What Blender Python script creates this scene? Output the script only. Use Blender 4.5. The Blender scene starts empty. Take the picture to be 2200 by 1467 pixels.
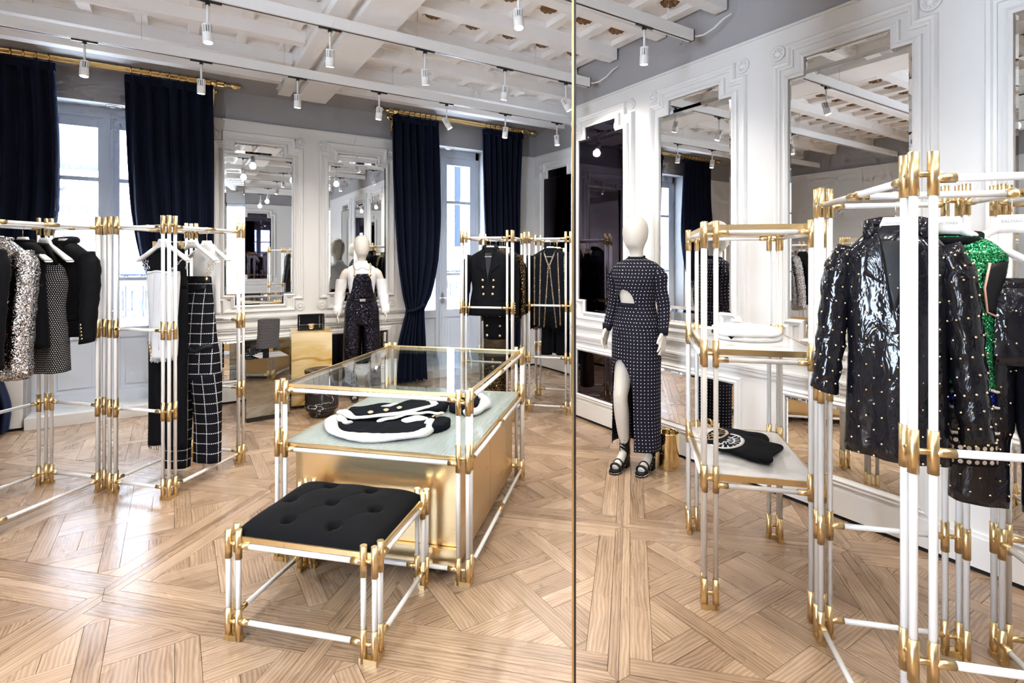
import bpy, math, random
import numpy as np
from mathutils import Vector, Matrix
random.seed(7); rng = np.random.RandomState(3)
sc = bpy.context.scene
C = sc.collection

# ------------------------------------------------------------------ camera
cam_d = bpy.data.cameras.new('camera'); cam = bpy.data.objects.new('camera', cam_d); C.objects.link(cam)
cam.location = (0, 0, 1.5); cam.rotation_euler = (math.radians(90), 0, math.radians(-32.4))
cam_d.sensor_width = 36; cam_d.lens = 36 * 1145 / 2200; cam_d.shift_y = -173.5 / 2200
cam_d.clip_start = 0.05; cam_d.clip_end = 200
sc.camera = cam
# ------------------------------------------------------------------ daylight
world = bpy.data.worlds.new('world'); sc.world = world; world.use_nodes = True
bg = world.node_tree.nodes['Background']; bg.inputs[0].default_value = (0.74, 0.86, 1.0, 1); bg.inputs[1].default_value = 26.0
SPOT_W = 24.0
sc.view_settings.view_transform = 'Standard'; sc.view_settings.look = 'None'
sc.view_settings.gamma = 1.0; sc.view_settings.use_curve_mapping = False
sc.view_settings.exposure = 0.80
sc.cycles.use_denoising = True
sc.cycles.use_adaptive_sampling = True; sc.cycles.adaptive_threshold = .13; sc.cycles.adaptive_min_samples = 12
sc.cycles.max_bounces = 7; sc.cycles.diffuse_bounces = 4; sc.cycles.glossy_bounces = 5
sc.cycles.transmission_bounces = 6; sc.cycles.transparent_max_bounces = 12
sc.cycles.sample_clamp_indirect = 6.0; sc.cycles.caustics_reflective = False; sc.cycles.caustics_refractive = False

def portal(loc, rot, w, h):
    l = bpy.data.lights.new('window_portal', 'AREA'); l.shape = 'RECTANGLE'; l.size = w; l.size_y = h; l.cycles.is_portal = True
    o = bpy.data.objects.new('window_portal', l); C.objects.link(o); o.location = loc; o.rotation_euler = rot
for wx in (-.54, 3.04): portal((wx, 6.70, 1.55), (math.radians(-90), 0, 0), 1.1, 2.8)
for wy in (.55,): portal((-2.80, wy, 1.75), (0, math.radians(-90), 0), 2.4, 1.1)  # portal for the added window in the left wall

# ------------------------------------------------------------------ materials
MATS = {}
def nodes_of(name):
    m = bpy.data.materials.new(name); m.use_nodes = True
    nt = m.node_tree; b = nt.nodes['Principled BSDF']; MATS[name] = m
    return m, nt, b
def N(nt, kind, **kw):
    n = nt.nodes.new(kind)
    for k, v in kw.items(): setattr(n, k, v)
    return n
def sock(b, names, v):
    for nm in names:
        if nm in b.inputs: b.inputs[nm].default_value = v; return
def plain(name, col, rough=.5, metal=0., spec=.5, sheen=0., coat=0., noise=0., nscale=40., bump=0.):
    m, nt, b = nodes_of(name)
    b.inputs['Base Color'].default_value = (*col, 1); b.inputs['Roughness'].default_value = rough
    b.inputs['Metallic'].default_value = metal; sock(b, ['Specular IOR Level'], spec)
    if sheen: sock(b, ['Sheen Weight'], sheen); sock(b, ['Sheen Roughness'], .35)
    if coat: sock(b, ['Coat Weight'], coat); sock(b, ['Coat Roughness'], .08)
    if noise or bump:
        tc = N(nt, 'ShaderNodeTexCoord'); no = N(nt, 'ShaderNodeTexNoise'); no.inputs['Scale'].default_value = nscale
        no.inputs['Detail'].default_value = 4; nt.links.new(tc.outputs['Object'], no.inputs['Vector'])
        if noise:
            mx = N(nt, 'ShaderNodeMix', data_type='RGBA'); mx.inputs[6].default_value = (*[c * (1 - noise) for c in col], 1)
            mx.inputs[7].default_value = (*[min(1, c * (1 + noise)) for c in col], 1)
            nt.links.new(no.outputs['Fac'], mx.inputs[0]); nt.links.new(mx.outputs[2], b.inputs['Base Color'])
        if bump:
            bp = N(nt, 'ShaderNodeBump'); bp.inputs['Strength'].default_value = bump; bp.inputs['Distance'].default_value = .004
            nt.links.new(no.outputs['Fac'], bp.inputs['Height']); nt.links.new(bp.outputs['Normal'], b.inputs['Normal'])
    return m
plain('wall_white', (.74, .725, .70), .45, noise=.02, nscale=3)
plain('wall_grey', (.37, .362, .365), .6, noise=.03, nscale=4)
plain('ceiling_white', (.90, .88, .86), .6, noise=.05, nscale=6)
plain('trim_white', (.76, .75, .73), .35)
plain('window_paint', (.62, .68, .76), .4)
plain('shadow_gap', (.01, .01, .01), .9)
plain('lacquer_white', (.74, .73, .71), .22, coat=.4)
plain('hanger_white', (.76, .76, .75), .18, coat=.6)
plain('mannequin_skin', (.60, .555, .49), .5, noise=.03, nscale=8)
plain('track_white', (.82, .81, .79), .4)
plain('black_plastic', (.012, .012, .013), .35)
plain('steel', (.6, .6, .6), .3, 1.)
plain('chrome', (.85, .85, .86), .08, 1.)
plain('gold', (.80, .60, .33), .18, 1.)
plain('pale_gold', (.90, .74, .48), .15, 1.)
plain('polished_brass', (.74, .55, .27), .12, 1.)
plain('mirror', (.90, .91, .90), .004, 1.)
plain('smoked_mirror', (.105, .095, .135), .02, 1.)
plain('black_cloth', (.0058, .0062, .008), .75, sheen=.02, spec=.06, noise=.3, nscale=300, bump=.15)
plain('black_wool', (.0058, .0062, .008), .7, sheen=.02, spec=.06, noise=.25, nscale=500, bump=.12)
plain('satin_black', (.006, .006, .0075), .4, spec=.25)
plain('charcoal_knit', (.012, .0115, .017), .9, spec=.05)
plain('white_cloth', (.70, .70, .71), .8, noise=.05, nscale=60, bump=.25)
plain('white_denim', (.68, .69, .71), .85, noise=.06, nscale=200, bump=.3)
plain('white_tweed', (.60, .59, .57), .95, noise=.16, nscale=130, bump=1.)
plain('black_tweed', (.007, .008, .012), .9, spec=.08, noise=.8, nscale=260, bump=.8)
plain('gilt', (.22, .11, .04), .5, .3)
plain('facade', (.86, .87, .88), .8, noise=.03, nscale=1)
plain('facade_frame', (.012, .016, .024), .8, spec=.05)
plain('facade_grey', (.055, .06, .07), .9, spec=.05)
plain('facade_meander', (.11, .12, .135), .9, spec=.05)
plain('facade_glass', (.25, .30, .36), .15)
plain('sign_grey', (.03, .032, .036), .9, spec=.05)
plain('label_grey', (.35, .35, .37), .5)
plain('dark_wood', (.06, .03, .02), .4)
plain('stool_top', (.035, .022, .018), .35)
plain('red_cloth', (.45, .01, .02), .6)
plain('coral_trim', (.75, .42, .35), .6)

def brass(name, col, rough, sx, sy, sz):
    m, nt, b = nodes_of(name)
    b.inputs['Metallic'].default_value = 1; b.inputs['Base Color'].default_value = (*col, 1)
    tc = N(nt, 'ShaderNodeTexCoord'); mp = N(nt, 'ShaderNodeMapping'); mp.inputs['Scale'].default_value = (sx, sy, sz)
    no = N(nt, 'ShaderNodeTexNoise'); no.inputs['Scale'].default_value = 1; no.inputs['Detail'].default_value = 3
    nt.links.new(tc.outputs['Object'], mp.inputs['Vector']); nt.links.new(mp.outputs['Vector'], no.inputs['Vector'])
    mr = N(nt, 'ShaderNodeMapRange'); mr.inputs[3].default_value = rough - .06; mr.inputs[4].default_value = rough + .06
    nt.links.new(no.outputs['Fac'], mr.inputs[0]); nt.links.new(mr.outputs[0], b.inputs['Roughness'])
    mx = N(nt, 'ShaderNodeMix', data_type='RGBA'); mx.inputs[6].default_value = (*[c * .96 for c in col], 1)
    mx.inputs[7].default_value = (*[min(1, c * 1.03) for c in col], 1)
    nt.links.new(no.outputs['Fac'], mx.inputs[0]); nt.links.new(mx.outputs[2], b.inputs['Base Color'])
brass('brass', (.72, .54, .285), .30, 300, 300, 6)
brass('brass_sheet', (.80, .61, .345), .30, 3, 3, 90)

def velvet(name, col, sh, shcol):
    m, nt, b = nodes_of(name)
    b.inputs['Base Color'].default_value = (*col, 1); b.inputs['Roughness'].default_value = .85
    sock(b, ['Specular IOR Level'], .15); sock(b, ['Sheen Weight'], sh); sock(b, ['Sheen Roughness'], .3); sock(b, ['Sheen Tint'], (*shcol, 1))
    tc = N(nt, 'ShaderNodeTexCoord'); no = N(nt, 'ShaderNodeTexNoise'); no.inputs['Scale'].default_value = 5; no.inputs['Detail'].default_value = 5
    nt.links.new(tc.outputs['Object'], no.inputs['Vector'])
    bp = N(nt, 'ShaderNodeBump'); bp.inputs['Strength'].default_value = .25; bp.inputs['Distance'].default_value = .01
    nt.links.new(no.outputs['Fac'], bp.inputs['Height']); nt.links.new(bp.outputs['Normal'], b.inputs['Normal'])
velvet('navy_velvet', (.0046, .0072, .0195), .34, (.10, .20, .55))
velvet('black_velvet', (.0022, .0024, .0034), .05, (.35, .42, .6))

def glass_mat(name, tint, gloss_rough=.005, fres=1.45, ribs=False, base=0.0, basecol=(.6, .8, .75)):
    m = bpy.data.materials.new(name); m.use_nodes = True; MATS[name] = m; nt = m.node_tree
    for n in list(nt.nodes): nt.nodes.remove(n)
    out = N(nt, 'ShaderNodeOutputMaterial'); tr = N(nt, 'ShaderNodeBsdfTransparent'); tr.inputs[0].default_value = (*tint, 1)
    gl = N(nt, 'ShaderNodeBsdfGlossy'); gl.inputs['Roughness'].default_value = gloss_rough
    ge = N(nt, 'ShaderNodeNewGeometry'); dt = N(nt, 'ShaderNodeVectorMath', operation='DOT_PRODUCT'); nt.links.new(ge.outputs['Normal'], dt.inputs[0]); nt.links.new(ge.outputs['Incoming'], dt.inputs[1])
    ab = N(nt, 'ShaderNodeMath', operation='ABSOLUTE'); nt.links.new(dt.outputs['Value'], ab.inputs[0]); om = N(nt, 'ShaderNodeMath', operation='SUBTRACT'); om.inputs[0].default_value = 1; nt.links.new(ab.outputs[0], om.inputs[1])
    pw = N(nt, 'ShaderNodeMath', operation='POWER'); nt.links.new(om.outputs[0], pw.inputs[0]); pw.inputs[1].default_value = 5; fr = N(nt, 'ShaderNodeMath', operation='MULTIPLY_ADD'); nt.links.new(pw.outputs[0], fr.inputs[0]); fr.inputs[1].default_value = .92; fr.inputs[2].default_value = .04
    mx = N(nt, 'ShaderNodeMixShader'); nt.links.new(fr.outputs[0], mx.inputs[0])
    src = tr
    if base:
        df = N(nt, 'ShaderNodeBsdfDiffuse'); df.inputs[0].default_value = (*basecol, 1)
        m2 = N(nt, 'ShaderNodeMixShader'); m2.inputs[0].default_value = base
        nt.links.new(tr.outputs[0], m2.inputs[1]); nt.links.new(df.outputs[0], m2.inputs[2]); src = m2
    nt.links.new(src.outputs[0], mx.inputs[1]); nt.links.new(gl.outputs[0], mx.inputs[2]); nt.links.new(mx.outputs[0], out.inputs[0])
glass_mat('clear_glass', (.96, .985, .97))
glass_mat('window_glass', (.97, .98, 1.0))
glass_mat('ribbed_glass', (.84, .89, .87), .05, 1.5, base=.40, basecol=(.66, .71, .69))

def emission(name, col, s):
    m = bpy.data.materials.new(name); m.use_nodes = True; MATS[name] = m
    b = m.node_tree.nodes['Principled BSDF']; sock(b, ['Emission Color'], (*col, 1)); sock(b, ['Emission Strength'], s)
    b.inputs['Base Color'].default_value = (.9, .9, .9, 1)
emission('lamp_lens', (1, .95, .88), 26.)

def wood():
    m, nt, b = nodes_of('oak')
    uv = N(nt, 'ShaderNodeUVMap'); uv.uv_map = 'UVMap'
    at = N(nt, 'ShaderNodeAttribute'); at.attribute_name = 'tone'
    mp = N(nt, 'ShaderNodeMapping'); mp.inputs['Scale'].default_value = (3.2, 42, 1)
    n1 = N(nt, 'ShaderNodeTexNoise'); n1.inputs['Scale'].default_value = 1; n1.inputs['Detail'].default_value = 6; n1.inputs['Distortion'].default_value = .9
    mp2 = N(nt, 'ShaderNodeMapping'); mp2.inputs['Scale'].default_value = (2.2, 5, 1)
    n2 = N(nt, 'ShaderNodeTexNoise'); n2.inputs['Scale'].default_value = 1; n2.inputs['Detail'].default_value = 3
    wv = N(nt, 'ShaderNodeTexWave'); wv.bands_direction = 'Y'; wv.inputs['Scale'].default_value = 9; wv.inputs['Distortion'].default_value = 9; wv.inputs['Detail'].default_value = 3
    wv.inputs['Detail Scale'].default_value = .7
    mp3 = N(nt, 'ShaderNodeMapping'); mp3.inputs['Scale'].default_value = (.55, 2.2, 1)
    for a in (mp, mp2, mp3): nt.links.new(uv.outputs[0], a.inputs[0])
    nt.links.new(mp.outputs[0], n1.inputs['Vector']); nt.links.new(mp2.outputs[0], n2.inputs['Vector']); nt.links.new(mp3.outputs[0], wv.inputs['Vector'])
    a1 = N(nt, 'ShaderNodeMath', operation='MULTIPLY_ADD'); nt.links.new(n1.outputs['Fac'], a1.inputs[0]); a1.inputs[1].default_value = .55
    a2 = N(nt, 'ShaderNodeMath', operation='MULTIPLY_ADD'); nt.links.new(n2.outputs['Fac'], a2.inputs[0]); a2.inputs[1].default_value = .35
    a3 = N(nt, 'ShaderNodeMath', operation='MULTIPLY_ADD'); nt.links.new(wv.outputs['Fac'], a3.inputs[0]); a3.inputs[1].default_value = .22
    tn = N(nt, 'ShaderNodeMath', operation='MULTIPLY_ADD'); nt.links.new(at.outputs['Fac'], tn.inputs[0]); tn.inputs[1].default_value = .24; tn.inputs[2].default_value = -.22
    nt.links.new(tn.outputs[0], a3.inputs[2]); nt.links.new(a3.outputs[0], a2.inputs[2]); nt.links.new(a2.outputs[0], a1.inputs[2])
    cr = N(nt, 'ShaderNodeValToRGB'); e = cr.color_ramp.elements
    e[0].position = .10; e[0].color = (.13, .078, .044, 1); e[1].position = .88; e[1].color = (.58, .42, .29, 1)
    k = e.new(.36); k.color = (.30, .193, .118, 1); k = e.new(.60); k.color = (.43, .295, .19, 1)
    nt.links.new(a1.outputs[0], cr.inputs[0]); nt.links.new(cr.outputs[0], b.inputs['Base Color'])
    b.inputs['Roughness'].default_value = .36; sock(b, ['Specular IOR Level'], .75)
    mr = N(nt, 'ShaderNodeMapRange'); mr.inputs[3].default_value = .20; mr.inputs[4].default_value = .36
    nt.links.new(n2.outputs['Fac'], mr.inputs[0]); nt.links.new(mr.outputs[0], b.inputs['Roughness'])
    bp = N(nt, 'ShaderNodeBump'); bp.inputs['Strength'].default_value = .12; bp.inputs['Distance'].default_value = .002
    nt.links.new(n1.outputs['Fac'], bp.inputs['Height']); nt.links.new(bp.outputs['Normal'], b.inputs['Normal'])
wood()

def dots(name, base, dotc, spacing, size, rough=.7, metal_dot=.0, hexa=False, base_rough=None, emit=0):
    """cloth with a regular grid of small dots, driven by the UV in metres"""
    m, nt, b = nodes_of(name)
    uv = N(nt, 'ShaderNodeUVMap'); uv.uv_map = 'UVMap'
    sx = N(nt, 'ShaderNodeSeparateXYZ'); nt.links.new(uv.outputs[0], sx.inputs[0])
    def math_(op, a, bb=None, v=None):
        n = N(nt, 'ShaderNodeMath', operation=op); nt.links.new(a, n.inputs[0])
        if bb is not None: nt.links.new(bb, n.inputs[1])
        elif v is not None: n.inputs[1].default_value = v
        return n.outputs[0]
    vv = math_('MULTIPLY', sx.outputs[1], v=1 / spacing)
    uu = math_('MULTIPLY', sx.outputs[0], v=1 / spacing)
    if hexa:
        row = math_('FLOOR', vv); half = math_('MULTIPLY', row, v=.5); uu = math_('ADD', uu, half)
    fu = math_('SUBTRACT', math_('FRACT', uu), v=.5); fv = math_('SUBTRACT', math_('FRACT', vv), v=.5)
    d2 = math_('ADD', math_('MULTIPLY', fu, fu), math_('MULTIPLY', fv, fv))
    msk = math_('LESS_THAN', d2, v=(size / spacing) ** 2)
    sock(b, ['Specular IOR Level'], .08)
    mx = N(nt, 'ShaderNodeMix', data_type='RGBA'); nt.links.new(msk, mx.inputs[0]); mx.inputs[6].default_value = (*base, 1); mx.inputs[7].default_value = (*dotc, 1)
    nt.links.new(mx.outputs[2], b.inputs['Base Color'])
    mm = math_('MULTIPLY', msk, v=metal_dot); nt.links.new(mm, b.inputs['Metallic'])
    mr = N(nt, 'ShaderNodeMapRange'); mr.inputs[3].default_value = rough if base_rough is None else base_rough; mr.inputs[4].default_value = .25
    nt.links.new(msk, mr.inputs[0]); nt.links.new(mr.outputs[0], b.inputs['Roughness'])
    return m
dots('rhinestone_knit', (.011, .010, .017), (.93, .92, .95), .0245, .0029)
dots('crystal_mesh', (.012, .012, .014), (.85, .84, .84), .0115, .0026, hexa=True)
dots('boot_mesh', (.02, .02, .024), (.26, .26, .27), .010, .0030, hexa=True)
dots('gold_mesh', (.010, .008, .007), (.55, .36, .16), .014, .0028, hexa=True, metal_dot=.6)
dots('net_mesh', (.012, .011, .011), (.62, .52, .44), .022, .0068, hexa=True)

def check_cloth():
    m, nt, b = nodes_of('windowpane_check')
    uv = N(nt, 'ShaderNodeUVMap'); uv.uv_map = 'UVMap'; sx = N(nt, 'ShaderNodeSeparateXYZ'); nt.links.new(uv.outputs[0], sx.inputs[0])
    def mth(op, a, bb=None, v=None):
        n = N(nt, 'ShaderNodeMath', operation=op); nt.links.new(a, n.inputs[0])
        if bb is not None: nt.links.new(bb, n.inputs[1])
        elif v is not None: n.inputs[1].default_value = v
        return n.outputs[0]
    def line(a, other, sp):
        f = mth('ABSOLUTE', mth('SUBTRACT', mth('FRACT', mth('MULTIPLY', a, v=1 / sp)), v=.5)); ln = mth('LESS_THAN', f, v=.0027 / sp)
        ds = mth('LESS_THAN', mth('FRACT', mth('MULTIPLY', other, v=1 / .0115)), v=.55)
        return mth('MULTIPLY', ln, ds)
    k = mth('MAXIMUM', line(sx.outputs[0], sx.outputs[1], .078), line(sx.outputs[1], sx.outputs[0], .068))
    mx = N(nt, 'ShaderNodeMix', data_type='RGBA'); nt.links.new(k, mx.inputs[0]); mx.inputs[6].default_value = (.0075, .0078, .0105, 1); mx.inputs[7].default_value = (.86, .86, .86, 1)
    nt.links.new(mx.outputs[2], b.inputs['Base Color']); b.inputs['Roughness'].default_value = .9; sock(b, ['Specular IOR Level'], .06)
check_cloth()

def sequin(name, cols, scale, tilt, rough=.2, metal=1., flat=False):
    m, nt, b = nodes_of(name)
    tc = N(nt, 'ShaderNodeTexCoord'); vo = N(nt, 'ShaderNodeTexVoronoi'); vo.inputs['Scale'].default_value = scale
    nt.links.new(tc.outputs['Object'], vo.inputs['Vector'])
    cr = N(nt, 'ShaderNodeValToRGB'); cr.color_ramp.interpolation = 'CONSTANT' if not flat else 'LINEAR'
    e = cr.color_ramp.elements; e[0].color = (*cols[0], 1); e[0].position = 0; e[1].color = (*cols[-1], 1); e[1].position = .85
    for i, c in enumerate(cols[1:-1]):
        k = e.new((i + 1) / (len(cols))); k.color = (*c, 1)
    sp = N(nt, 'ShaderNodeSeparateColor'); nt.links.new(vo.outputs['Color'], sp.inputs[0]); nt.links.new(sp.outputs[0], cr.inputs[0])
    nt.links.new(cr.outputs[0], b.inputs['Base Color']); b.inputs['Metallic'].default_value = metal; b.inputs['Roughness'].default_value = rough
    ge = N(nt, 'ShaderNodeNewGeometry'); sb = N(nt, 'ShaderNodeVectorMath', operation='SUBTRACT'); sb.inputs[1].default_value = (.5, .5, .5)
    nt.links.new(vo.outputs['Color'], sb.inputs[0]); scn = N(nt, 'ShaderNodeVectorMath', operation='SCALE'); scn.inputs['Scale'].default_value = tilt
    nt.links.new(sb.outputs[0], scn.inputs[0]); ad = N(nt, 'ShaderNodeVectorMath', operation='ADD'); nt.links.new(ge.outputs['Normal'], ad.inputs[0]); nt.links.new(scn.outputs[0], ad.inputs[1])
    nm = N(nt, 'ShaderNodeVectorMath', operation='NORMALIZE'); nt.links.new(ad.outputs[0], nm.inputs[0]); nt.links.new(nm.outputs[0], b.inputs['Normal'])
sequin('silver_sequin', [(.05, .05, .06), (.55, .57, .6), (.25, .24, .26), (.85, .85, .86), (.6, .5, .45)], 260, 1.1)
sequin('black_sequin', [(.03, .028, .04), (.012, .012, .016), (.06, .055, .08), (.02, .03, .06)], 240, 1.1, .14)
sequin('gold_fleck', [(.012, .009, .007), (.012, .009, .007), (.02, .014, .01), (.75, .55, .28)], 300, .9, .25)
sequin('green_sequin', [(.01, .22, .07), (.03, .42, .16), (.01, .12, .05), (.25, .75, .35), (.02, .30, .12)], 330, .9, .22)
sequin('blue_sequin', [(.01, .02, .25), (.03, .08, .55), (.005, .01, .08)], 300, 1.0, .2)
sequin('bead_weave', [(.02, .02, .022), (.05, .05, .055), (.01, .01, .011)], 200, .8, .3, .4)

def patent():
    m, nt, b = nodes_of('patent_leather')
    b.inputs['Base Color'].default_value = (.006, .006, .009, 1); b.inputs['Roughness'].default_value = .09; sock(b, ['Coat Weight'], .0); sock(b, ['Specular IOR Level'], .42); sock(b, ['Coat Roughness'], .03)
    tc = N(nt, 'ShaderNodeTexCoord'); mp = N(nt, 'ShaderNodeMapping'); mp.inputs['Scale'].default_value = (1, 1, .45)
    no = N(nt, 'ShaderNodeTexNoise'); no.inputs['Scale'].default_value = 17; no.inputs['Detail'].default_value = 3; no.inputs['Distortion'].default_value = 1.2
    nt.links.new(tc.outputs['Object'], mp.inputs[0]); nt.links.new(mp.outputs[0], no.inputs['Vector'])
    bp = N(nt, 'ShaderNodeBump'); bp.inputs['Strength'].default_value = .55; bp.inputs['Distance'].default_value = .012
    nt.links.new(no.outputs['Fac'], bp.inputs['Height']); nt.links.new(bp.outputs['Normal'], b.inputs['Normal'])
patent()

def marble(name, c0, c1, c2, scale, rough, vein, w=.06):
    m, nt, b = nodes_of(name)
    tc = N(nt, 'ShaderNodeTexCoord'); mp = N(nt, 'ShaderNodeMapping'); mp.inputs['Rotation'].default_value = (.3, .75, .2); mp.inputs['Scale'].default_value = (.7, .7, 2.0)
    no = N(nt, 'ShaderNodeTexNoise'); no.inputs['Scale'].default_value = scale; no.inputs['Detail'].default_value = 6; no.inputs['Distortion'].default_value = 1.2
    nt.links.new(tc.outputs['Object'], mp.inputs[0]); nt.links.new(mp.outputs[0], no.inputs['Vector'])
    cr = N(nt, 'ShaderNodeValToRGB'); e = cr.color_ramp.elements; e[0].position = .38; e[0].color = (*c0, 1); e[1].position = .62; e[1].color = (*c1, 1)
    nt.links.new(no.outputs['Fac'], cr.inputs[0])
    n2 = N(nt, 'ShaderNodeTexNoise'); n2.inputs['Scale'].default_value = vein; n2.inputs['Detail'].default_value = 3; n2.inputs['Distortion'].default_value = .25
    nt.links.new(mp.outputs[0], n2.inputs['Vector'])
    c2r = N(nt, 'ShaderNodeValToRGB'); e = c2r.color_ramp.elements; e[0].position = .5 - w; e[0].color = (0, 0, 0, 1); e[1].position = .5 + w; e[1].color = (0, 0, 0, 1)
    k = e.new(.5); k.color = (1, 1, 1, 1); nt.links.new(n2.outputs['Fac'], c2r.inputs[0])
    mx = N(nt, 'ShaderNodeMix', data_type='RGBA'); nt.links.new(c2r.outputs[0], mx.inputs[0]); nt.links.new(cr.outputs[0], mx.inputs[6]); mx.inputs[7].default_value = (*c2, 1)
    nt.links.new(mx.outputs[2], b.inputs['Base Color']); b.inputs['Roughness'].default_value = rough
marble('siena_marble', (.66, .47, .19), (.82, .70, .46), (.46, .24, .03), 2.0, .12, 1.5, .045)
marble('black_marble', (.006, .006, .008), (.016, .016, .019), (.75, .75, .75), 3, .12, 5.0, .007)
# ------------------------------------------------------------------ mesh helpers
class MB:
    """collects shapes; build() links them as ONE mesh object"""
    def __init__(s): s.v = []; s.f = []; s.uv = {}; s.sm = []
    def add(s, verts, faces, uvs=None, smooth=False):
        o = len(s.v); s.v.extend([tuple(map(float, p)) for p in verts])
        for i, f in enumerate(faces):
            s.f.append([k + o for k in f]); s.sm.append(smooth)
        if uvs is not None:
            for k, u in enumerate(uvs): s.uv[o + k] = u
        return s
    def box(s, x0, x1, y0, y1, z0, z1):
        v = [(x, y, z) for z in (z0, z1) for y in (y0, y1) for x in (x0, x1)]
        return s.add(v, [(0, 2, 3, 1), (4, 5, 7, 6), (0, 1, 5, 4), (2, 6, 7, 3), (0, 4, 6, 2), (1, 3, 7, 5)])
    def cyl(s, a, b, r, n=12, r2=None, caps=True):
        a = Vector(a); b = Vector(b); d = (b - a).normalized(); u = d.orthogonal().normalized(); w = d.cross(u)
        r2 = r if r2 is None else r2; v = []
        for q, rr in ((a, r), (b, r2)):
            for i in range(n):
                t = 2 * math.pi * i / n; v.append(q + u * (rr * math.cos(t)) + w * (rr * math.sin(t)))
        f = [(i, (i + 1) % n, n + (i + 1) % n, n + i) for i in range(n)]
        s.add(v, f, smooth=True)
        if caps: 
            o = len(s.v) - 2 * n; s.f.append([o + i for i in reversed(range(n))]); s.f.append([o + n + i for i in range(n)]); s.sm += [False, False]
        return s
    def tube(s, pts, r, n=8, flat=1.0, closed=False, caps=True):
        """sweep a round (or flattened) section along a polyline; r may be a list"""
        P = [Vector(p) for p in pts]; m = len(P); rs = r if isinstance(r, (list, tuple)) else [r] * m
        v = []; up = Vector((0, 0, 1)); prev = None
        for i in range(m):
            if closed: t = P[(i + 1) % m] - P[i - 1]
            else: t = P[min(i + 1, m - 1)] - P[max(i - 1, 0)]
            t.normalize()
            if prev is None:
                a = up if abs(t.z) < .9 else Vector((1, 0, 0)); u = (a - t * a.dot(t)).normalized()
            else:
                u = prev - t * prev.dot(t)
                u = u.normalized() if u.length > 1e-6 else t.orthogonal().normalized()
            prev = u; w = t.cross(u)
            for k in range(n):
                q = 2 * math.pi * k / n; v.append(P[i] + u * (rs[i] * flat * math.cos(q)) + w * (rs[i] * math.sin(q)))
        f = []
        for i in range(m if closed else m - 1):
            j = (i + 1) % m
            for k in range(n): f.append((i * n + k, i * n + (k + 1) % n, j * n + (k + 1) % n, j * n + k))
        if caps and not closed: f.append(tuple(reversed(range(n)))); f.append(tuple((m - 1) * n + k for k in range(n)))
        return s.add(v, f, smooth=True)
    def lathe(s, prof, c=(0, 0, 0), n=24, axis='z'):
        v = []; m = len(prof)
        for r, h in prof:
            for k in range(n):
                a = 2 * math.pi * k / n; x, y, z = r * math.cos(a), r * math.sin(a), h
                if axis == 'y': x, y, z = x, -h, y
                if axis == 'x': x, y, z = h, x, y
                v.append((c[0] + x, c[1] + y, c[2] + z))
        f = [(i * n + k, i * n + (k + 1) % n, (i + 1) * n + (k + 1) % n, (i + 1) * n + k) for i in range(m - 1) for k in range(n)]
        f.append(tuple(reversed(range(n)))); f.append(tuple((m - 1) * n + k for k in range(n)))
        return s.add(v, f, smooth=True)
    def prism(s, poly, z0, z1):
        n = len(poly); v = [(x, y, z0) for x, y in poly] + [(x, y, z1) for x, y in poly]
        return s.add(v, [tuple(reversed(range(n))), tuple(range(n, 2 * n))] + [(i, (i + 1) % n, n + (i + 1) % n, n + i) for i in range(n)])
    def mesh(s, name):
        me = bpy.data.meshes.new(name); me.from_pydata(s.v, [], s.f); 
        me.polygons.foreach_set('use_smooth', s.sm)
        if s.uv:
            l = me.uv_layers.new(name='UVMap')
            for li, lp in enumerate(me.loops): l.data[li].uv = s.uv.get(lp.vertex_index, (0, 0))
        me.update(); return me
    def build(s, name, mat, parent=None, loc=(0, 0, 0), rot=0, auto=True):
        o = link(name, s.mesh(name), mat, parent, loc, rot)
        return o
def link(name, me, mat, parent=None, loc=(0, 0, 0), rot=0):
    if mat and not me.materials: me.materials.append(MATS[mat])
    o = bpy.data.objects.new(name, me); C.objects.link(o); o.parent = parent; o.location = loc
    o.rotation_euler = rot if isinstance(rot, (tuple, list)) else (0, 0, rot)
    return o
def thing(name, label, cat, loc=(0, 0, 0), rotz=0, group=None):
    o = bpy.data.objects.new(name, None); C.objects.link(o); o.empty_display_size = .1
    o.location = loc; o.rotation_euler = (0, 0, rotz); tag(o, label, cat, group); return o
def tag(o, label, cat, group=None):
    o['label'] = label; o['category'] = cat
    if group: o['group'] = group
    return o
def struct(o): o['kind'] = 'structure'; return o
def copy_tree(o, parent=None):
    c = o.copy(); C.objects.link(c); c.parent = parent
    for ch in list(o.children): copy_tree(ch, c)
    return c
S2 = math.sqrt(.5); A45 = math.radians(-45)
def W(p, q, z=0): return ((p + q) * S2, (q - p) * S2, z)      # furniture grid (turned 45 degrees to the room) to room
def text(body, size, mat, parent, loc, rot, name='lettering', ext=.001):
    cu = bpy.data.curves.new(name, 'FONT'); cu.body = body; cu.size = size; cu.align_x = 'CENTER'; cu.align_y = 'CENTER'; cu.extrude = ext; cu.resolution_u = 2
    o = bpy.data.objects.new(name, cu); C.objects.link(o); me = bpy.data.meshes.new_from_object(o.evaluated_get(bpy.context.evaluated_depsgraph_get())); bpy.data.objects.remove(o); me.materials.clear(); me.materials.append(MATS[mat]); me.name = name
    return link(name, me, None, parent, loc, tuple(rot))

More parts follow.
